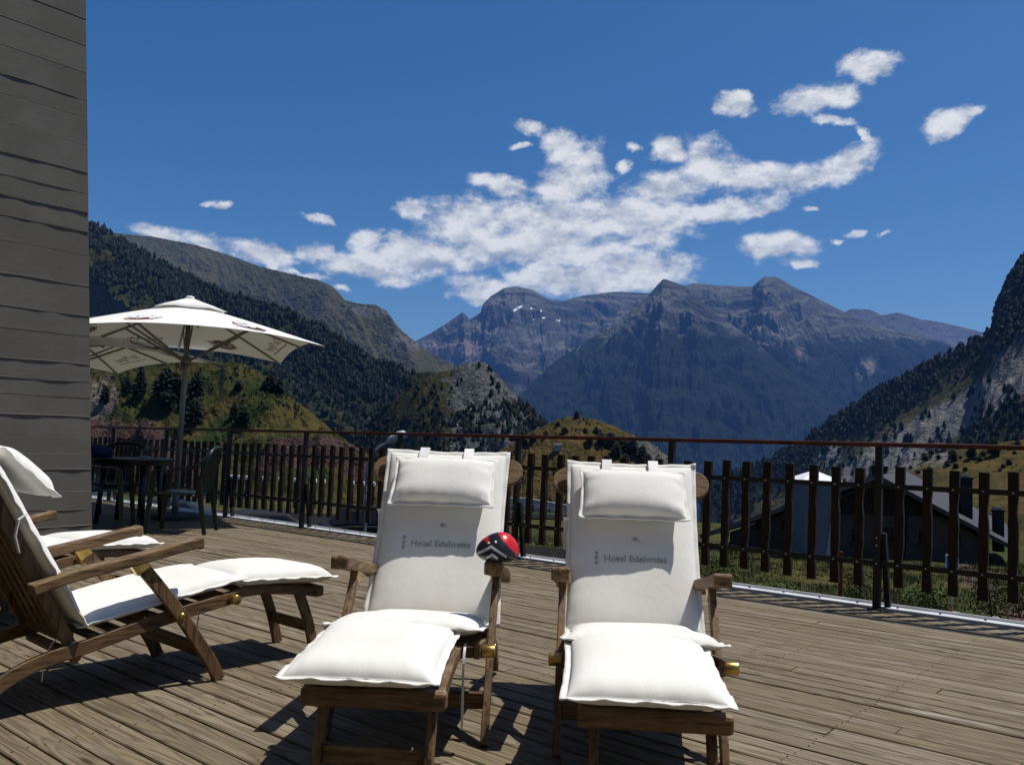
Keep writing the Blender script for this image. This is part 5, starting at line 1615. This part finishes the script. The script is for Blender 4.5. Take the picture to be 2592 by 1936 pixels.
# ------------------------------------------------------------------ things on the bank and the road below
GZ = lambda x, y: float(ground_z(np.array([x]), np.array([y]))[0])
MAT['sign_blue'] = plain('sign_blue', (0.02, 0.10, 0.42), 0.5, 0.3, 0, 0.08)
MAT['sign_white'] = plain('sign_white', (0.7, 0.7, 0.7), 0.5, 0.3, 0, 0.05)
MAT['stake_red'] = plain('stake_red', (0.17, 0.026, 0.013), 0.7, 0.2, 0, 0.25)
MAT['stone'] = plain('pale_boulder', (0.32, 0.31, 0.28), 0.9, 0.1, 0, 0.35, 5)
MAT['asphalt'] = plain('asphalt', (0.020, 0.0195, 0.019), 0.95, 0.0, 0, 0.2, 2)
def by_px(x, y, D):
    p = at(x / K, y / K, D); return float(p[0]), float(p[1]), float(p[2])
sx, sy, sz = by_px(2410, 1424, 13.0)
sg = empty('trail_sign', (sx, sy, GZ(sx, sy))); tag(sg, 'small blue and white sign on a white and red post', 'sign')
zz = sz - GZ(sx, sy)
MB().box((0, 0, zz), (0.19, 0.012, 0.235), ch=0.002).build('sign_plate', MAT['sign_white'], sg)
MB().box((0, -0.008, zz), (0.165, 0.008, 0.21)).build('blue_face', MAT['sign_blue'], sg)
MB().box((-0.015, -0.014, zz), (0.075, 0.006, 0.10)).build('pictogram', MAT['sign_white'], sg)
MB().tube([(0, 0.02, zz * 0.42), (0, 0.02, zz + 0.1)], 0.016, 8).build('upper_post', MAT['sign_white'], sg, True)
MB().tube([(0, 0.02, -0.2), (0, 0.02, zz * 0.42)], 0.0165, 8).build('lower_post', MAT['stake_red'], sg, True)
sx, sy, sz = by_px(2125, 1470, 12.0)
MB().beam((0, 0, -0.25), (0.02, 0, 1.05), 0.05, 0.03, up=(0, 1, 0), ch=0.004).build('marker_stake', MAT['stake_red'])
o = bpy.data.objects['marker_stake']; o.location = (sx, sy, GZ(sx, sy)); tag(o, 'orange red wooden stake in the grass just below the deck edge', 'stake')
def boulder(label, x, y, D, w, h, seed, cat='rock'):
    bm = bmesh.new(); bmesh.ops.create_icosphere(bm, subdivisions=3, radius=1)
    r = random.Random(seed); pl = [(Vector((r.uniform(-1, 1), r.uniform(-1, 1), r.uniform(-0.4, 1))).normalized(), r.uniform(0.55, 0.85)) for _ in range(9)]
    for q in bm.verts:
        for (nn, dd) in pl:
            t = q.co.dot(nn)
            if t > dd: q.co -= nn * (t - dd)
        q.co = Vector((q.co.x * w, q.co.y * w * 0.8, q.co.z * h))
    me = bpy.data.meshes.new('boulder'); bm.to_mesh(me); bm.free()
    o = link_mesh('boulder', me, MAT['stone']); px, py, pz = by_px(x, y, D); o.location = (px, py, GZ(px, py) + h * 0.5)
    tag(o, label, cat)
boulder('large pale boulder in the grass beside the trail sign post', 2424, 1530, 13.3, 0.17, 0.26, 2)
boulder('slanting grey blue rock slab at the edge of the deck', 2500, 1552, 11.6, 0.17, 0.13, 4)
boulder('brown stone between the pale boulder and the grey slab', 2462, 1550, 12.3, 0.13, 0.09, 5)
boulder('pale flat stone lying on the earth path', 2518, 1496, 16.5, 0.14, 0.07, 6)

# leafy plants and rough grass on the bank
def shrub(label, x, y, D, w, h, n, seed, mat='leaf', name='leafy_shrub', group=None):
    px, py, _ = by_px(x, y, D)
    r = random.Random(seed); mb = MB()
    for i in range(n):
        a, rr = r.uniform(0, 6.28), math.sqrt(r.random())
        z = r.random() ** 0.7
        k = w * rr * math.sqrt(max(0.05, 1 - (z - 0.35) ** 2 * 1.6))
        c = Vector((k * math.cos(a), k * math.sin(a), z * h))
        s = r.uniform(0.02, 0.042) * (0.6 + w)
        d = Vector((r.uniform(-1, 1), r.uniform(-1, 1), r.uniform(-0.3, 0.8))).normalized(); e = d.cross(Vector((r.uniform(-1, 1), r.uniform(-1, 1), 1))).normalized()
        mb.add([c - d * s, c + e * s * 0.55, c + d * s, c - e * s * 0.55], [(0, 1, 2, 3)])
    T = empty(name, (px, py, GZ(px, py) - 0.02)); tag(T, label, 'shrub', group)
    mb.build('foliage', MAT[mat], T)
    st2 = MB()
    for k in range(5):
        a = k * 1.3; st2.tube([(0, 0, 0), (0.4 * w * math.cos(a), 0.4 * w * math.sin(a), h * 0.7)], [0.012, 0.004], 5)
    st2.build('stems', MAT['bark'], T)
shrub('bright yellow green leafy bush in front of the grey house', 2510, 1440, 17, 0.40, 0.85, 1500, 1)
shrub('leafy bush at the right edge behind the railing', 2580, 1445, 18, 0.38, 0.75, 1200, 2)
shrub('tall pale weeds below the white shaft', 2170, 1420, 19, 0.42, 0.62, 1000, 3)
shrub('weedy bush just left of the trail sign', 2345, 1425, 18, 0.5, 0.45, 900, 4)
shrub('dark green leafy clump in the grass below the pickets', 2046, 1462, 12.5, 0.16, 0.22, 380, 5)
shrub('green bush at the left foot of the house', 1815, 1370, 20, 0.5, 0.6, 900, 6)
shrub('low weeds between the house and the deck', 1960, 1430, 16, 0.6, 0.32, 900, 7)
rg = np.random.RandomState(9)
n_ = 60000
D = 7.4 + 30 * rg.rand(n_) ** 1.5
lx = rg.uniform(-0.03, 0.66, n_) * D
vv = lx * V2[0] + D * V2[1]
q = projpx(np.c_[lx, D, np.full(n_, -1.5)])
keep = (vv > 6.45) & (0.5 * (1 + np.tanh((q[:, 0] - 2070) / 40)) * (q[:, 1] > 1240) < rg.rand(n_) * 1.3)
keep &= (perlin(lx / 1.1, D / 1.1) + 0.45 * rg.randn(n_)) > -0.15
D, lx = D[keep][:24000], lx[keep][:24000]
z = ground_z(lx, D); m_ = len(D)
hg = rg.uniform(0.05, 0.17, m_) * (1 + 1.1 * perlin(lx / 1.5, D / 1.5))
tri = []
for b in range(3):
    a = rg.rand(m_) * 6.28; wd = 0.003 + 0.0004 * D; ln = rg.uniform(-0.8, 0.8, m_) * hg
    ox, oy = lx + rg.randn(m_) * 0.05, D + rg.randn(m_) * 0.05
    tri.append(np.stack([np.c_[ox - wd * np.cos(a), oy - wd * np.sin(a), z - 0.02], np.c_[ox + wd * np.cos(a), oy + wd * np.sin(a), z - 0.02], np.c_[ox + ln * np.sin(a), oy - ln * np.cos(a), z + hg * rg.uniform(0.6, 1.1, m_)]], 1))
gvv = np.concatenate(tri).reshape(-1, 3)
gff = np.arange(len(gvv)).reshape(-1, 3).tolist(); gvv = gvv.tolist()
me = bpy.data.meshes.new('grass'); me.from_pydata(gvv, [], gff); me.update()
tag(link_mesh('grass', me, MAT['weed']), 'rough grass and weeds on the bank below the deck', 'grass', kind='stuff')

MAT['pylon'] = plain('pylon_steel', (0.03, 0.03, 0.03), 0.7, 0.2)
# road below on the left, with markers, wall, lamp, parked cars
def ribbon(name, pts, wid, mat, lift=0.06, n=60):
    C_ = crom(pts, n // (len(pts) - 1)); vs, fs = [], []
    for i, p in enumerate(C_):
        d = C_[min(i + 1, len(C_) - 1)] - C_[max(i - 1, 0)]; d /= np.linalg.norm(d); s_ = np.array([-d[1], d[0]])
        for k in range(7):
            q = p + s_ * wid * (k / 6 - 0.5); vs.append((q[0], q[1], GZ(q[0], q[1]) + lift))
    for i in range(len(C_) - 1):
        for k in range(6):
            a = i * 7 + k; fs.append((a, a + 1, a + 8, a + 7))
    o = MB().add(vs, fs).build(name, mat); tag(o, kind='structure'); return C_
ribbon('road', [(-40, 34), (-20, 40), (-8, 44), (4, 52), (9, 66)], 6.0, MAT['asphalt'])
ribbon('parking_area', [(-30, 20), (-14, 24), (-4, 27), (0.5, 31)], 9.0, MAT['asphalt'], 0.05)
ORD = ('first', 'second', 'third', 'fourth', 'fifth', 'sixth', 'seventh', 'eighth', 'ninth', 'tenth', 'eleventh')
for i, x in enumerate((588, 607, 626, 668, 709, 748, 797, 819, 892, 918, 945)):
    D = 50 + 0.01 * i; px, py, pz = by_px(x, 1212 + 0.05 * (x - 588), D)
    g = GZ(px, py)
    o = empty('road_marker', (px, py, g)); tag(o, ORD[i] + ' white topped road marker behind the pickets counted from the plastic chairs', 'marker post', 'white topped marker posts along the road')
    hh = pz - g
    MB().box((0, 0, hh / 2 - 0.1), (0.16, 0.12, hh + 0.2)).build('post', MAT['pylon'], o); MB().box((0, 0, hh + 0.12), (0.2, 0.18, 0.22), ch=0.03).build('white_top', MAT['sign_white'], o)
pw = empty('retaining_wall', (0, 0, 0)); tag(pw, 'pale low concrete wall with pillars below the deck centre', 'wall')
wp = [np.array(by_px(x, y, 62)) for x, y in ((1230, 1266), (1330, 1268), (1450, 1288), (1560, 1310))]
for i in range(3):
    a_, b_ = wp[i], wp[i + 1]
    MB().beam(a_, b_, 0.5, 0.45).build('coping', MAT['cap'], pw)
    MB().beam(a_ - np.array([0, -0.2, 1.0]), b_ - np.array([0, -0.2, 1.0]), 0.3, 1.8).build('wall_face', plain('grey_concrete', (0.19, 0.19, 0.20), 0.9, 0.1), pw)  # wall face a darker grey than the coping and pillars
    for k in range(6):
        p = a_ + (b_ - a_) * (k + 0.5) / 6
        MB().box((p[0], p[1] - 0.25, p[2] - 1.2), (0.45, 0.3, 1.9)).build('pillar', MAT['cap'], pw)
lx_, ly_, _ = by_px(923, 1340, 24)
_, _, lz_ = by_px(993, 1112, 24)
lg = GZ(lx_, ly_)
lp_ = empty('street_lamp', (lx_, ly_, lg)); tag(lp_, 'grey curved street lamp rising behind the middle lounger', 'street lamp')
hz = lz_ - lg
MB().tube(crom([(0, 0, 0), (0, 0, hz * 0.55), (0.02, 0, hz - 0.75), (0.22, 0, hz - 0.32), (0.55, 0, hz - 0.08)], 6), 0.045, 8).build('pole', MAT['alu'], lp_, True)
MB().tube([(0.50, 0, hz - 0.10), (0.62, 0, hz - 0.01), (0.85, 0, hz + 0.10), (1.0, 0, hz + 0.17), (1.04, 0, hz + 0.18)], [0.05, 0.10, 0.14, 0.10, 0.03], 12).build('lamp_head', plain('lamp_head_grey', (0.36, 0.38, 0.38), 0.45, 0.4), lp_, True)

MAT['tyre'] = plain('tyre_rubber', (0.012, 0.012, 0.012), 0.85, 0.1)
MAT['rim'] = plain('alloy_rim', (0.4, 0.4, 0.42), 0.35, 0.5, 0.6)
def make_car(label, x, y, yaw, colr):
    paint = NT('car_paint')
    pm = paint.fin(colr, 0.6, 0.1)
    T = empty('parked_car', (x, y, GZ(x, y) + 0.06), math.radians(yaw)); tag(T, label, 'car')
    side = [(-2.05, 0.35), (-2.1, 0.62), (-2.02, 0.92), (-1.2, 0.98), (1.0, 0.94), (1.85, 0.80), (2.08, 0.60), (2.1, 0.35)]
    def loft(prof, w0, w1, nm, mat, tin=0.0):
        n = len(prof); zs = [p[1] for p in prof]; zlo, zhi = min(zs), max(zs); vs = []
        for s in (-1, 1):
            for (a, z) in prof:
                f = (z - zlo) / (zhi - zlo); vs.append((a, s * (w0 + (w1 - w0) * f), z))
        fs = [tuple(range(n)), tuple(range(2 * n - 1, n - 1, -1))] + [(i + n, (i + 1) % n + n, (i + 1) % n, i) for i in range(n)]
        o = MB().add(vs, fs).build(nm, mat, T); bevel_obj(o, 0.06, 3); return o
    loft(side, 0.86, 0.82, 'body', pm)
    cab = loft([(-1.75, 0.95), (-1.35, 1.40), (-0.9, 1.46), (0.05, 1.45), (0.95, 0.95)], 0.80, 0.60, 'cabin', pm)
    for s in (-1, 1):
        for (a, b, c, d) in (((-1.45, 1.02), (-1.22, 1.36), (-0.42, 1.38), (-0.42, 1.02)), ((-0.34, 1.02), (-0.34, 1.38), (0.0, 1.37), (0.72, 1.02))):
            yy = lambda z: s * (0.815 - 0.20 * (z - 0.95) / 0.51)
            pts = [(p[0], yy(p[1]), p[1]) for p in (a, b, c, d)]
            MB().add(pts, [(0, 1, 2, 3)]).build('side_window', MAT['window_dark'], T)
        for xx in (-1.3, 1.28):
            wv_ = MB().tube([(xx, s * 0.70, 0.32), (xx, s * 0.88, 0.32)], 0.32, 18).build('tyre', MAT['tyre'], T)
            MB().tube([(xx, s * 0.87, 0.32), (xx, s * 0.893, 0.32)], 0.20, 12).build('rim', MAT['rim'], wv_)
        MB().box((2.05, s * 0.62, 0.66), (0.1, 0.32, 0.12), ch=0.02).build('headlight', MAT['glass_grey'], T)
        MB().box((0.78, s * 0.90, 1.0), (0.12, 0.16, 0.12), ch=0.02).build('mirror', pm, T)
    MB().add([(0.12, -0.56, 1.42), (0.12, 0.56, 1.42), (0.93, 0.74, 0.98), (0.93, -0.74, 0.98)], [(0, 1, 2, 3)]).build('windscreen', MAT['window_dark'], T)
    return T
make_car('dark blue car parked below the deck near the plastic chairs', -9.0, 24.6, 12, (0.010, 0.014, 0.026))
make_car('black car parked below the deck left of the middle lounger', -3.6, 26.6, 18, (0.008, 0.008, 0.009))
make_car('dark grey car parked lower down nearest to the street lamp', -5.4, 21.2, 14, (0.018, 0.020, 0.022))

# pylons on the near hill, hut on the centre hill
def pylon(label, x, y0, y1):
    p = pick(rowsF, x, y1); h = (y1 - y0) * K / FPX * p[1]
    T = empty('lattice_pylon', tuple(map(float, p))); tag(T, label, 'pylon')
    for sx_ in (-1, 1):
        for sy_ in (-1, 1):
            MB().beam((sx_ * h * 0.055, sy_ * h * 0.055, -0.3), (sx_ * h * 0.012, sy_ * h * 0.012, h), 0.09, 0.09).build('leg', MAT['pylon'], T)
    mb = MB()
    for k in range(9):
        f0, f1 = k / 9, (k + 1) / 9; w0, w1 = h * (0.055 - 0.043 * f0), h * (0.055 - 0.043 * f1)
        for s in (-1, 1):
            mb.beam((-w0, s * w0, h * f0), (w1, s * w1, h * f1), 0.03, 0.03); mb.beam((w0, s * w0, h * f0), (-w1, s * w1, h * f1), 0.03, 0.03)
    mb.build('bracing', MAT['pylon'], T)
    for f in (0.82, 0.97):
        MB().beam((-h * 0.09, 0, h * f), (h * 0.09, 0, h * f), 0.08, 0.08).build('crossarm', MAT['pylon'], T)
pylon('taller lattice pylon on the left hill right of the parasol pole', 479, 785, 871)
pylon('smaller lattice pylon farther right on the left hill', 638, 866, 905)
p = pick(rowsG, 1203, 973)
ht = empty('stone_hut', tuple(map(float, p))); tag(ht, 'tiny grey hut on the golden hill in the centre', 'hut')
MB().box((0, 0, 1.0), (2.6, 2.4, 2.2)).build('wall', MAT['cap'], ht); MB().add([(-1.5, -1.4, 2.1), (1.5, -1.4, 2.1), (1.5, 1.4, 2.1), (-1.5, 1.4, 2.1), (-1.5, 0, 2.9), (1.5, 0, 2.9)], [(0, 1, 5, 4), (2, 3, 4, 5), (1, 2, 5), (3, 0, 4), (3, 2, 1, 0)]).build('roof', MAT['slate'], ht)

# ------------------------------------------------------------------ air
hz_ = MB().box((0, 7000, 560), (26000, 22000, 2000)).build('haze', None)
t = bpy.data.materials.new('mountain_air'); t.use_nodes = True; t.node_tree.nodes.clear()
ou = t.node_tree.nodes.new('ShaderNodeOutputMaterial'); pv_ = t.node_tree.nodes.new('ShaderNodeVolumePrincipled')
pv_.inputs['Color'].default_value = (0.17, 0.40, 1.0, 1); pv_.inputs['Density'].default_value = 0.000038; pv_.inputs['Anisotropy'].default_value = 0.1
t.node_tree.links.new(pv_.outputs[0], ou.inputs['Volume'])
hz_.data.materials.append(t)
tag(hz_, kind='stuff', label='thin blue mountain air over the valley', cat='haze')
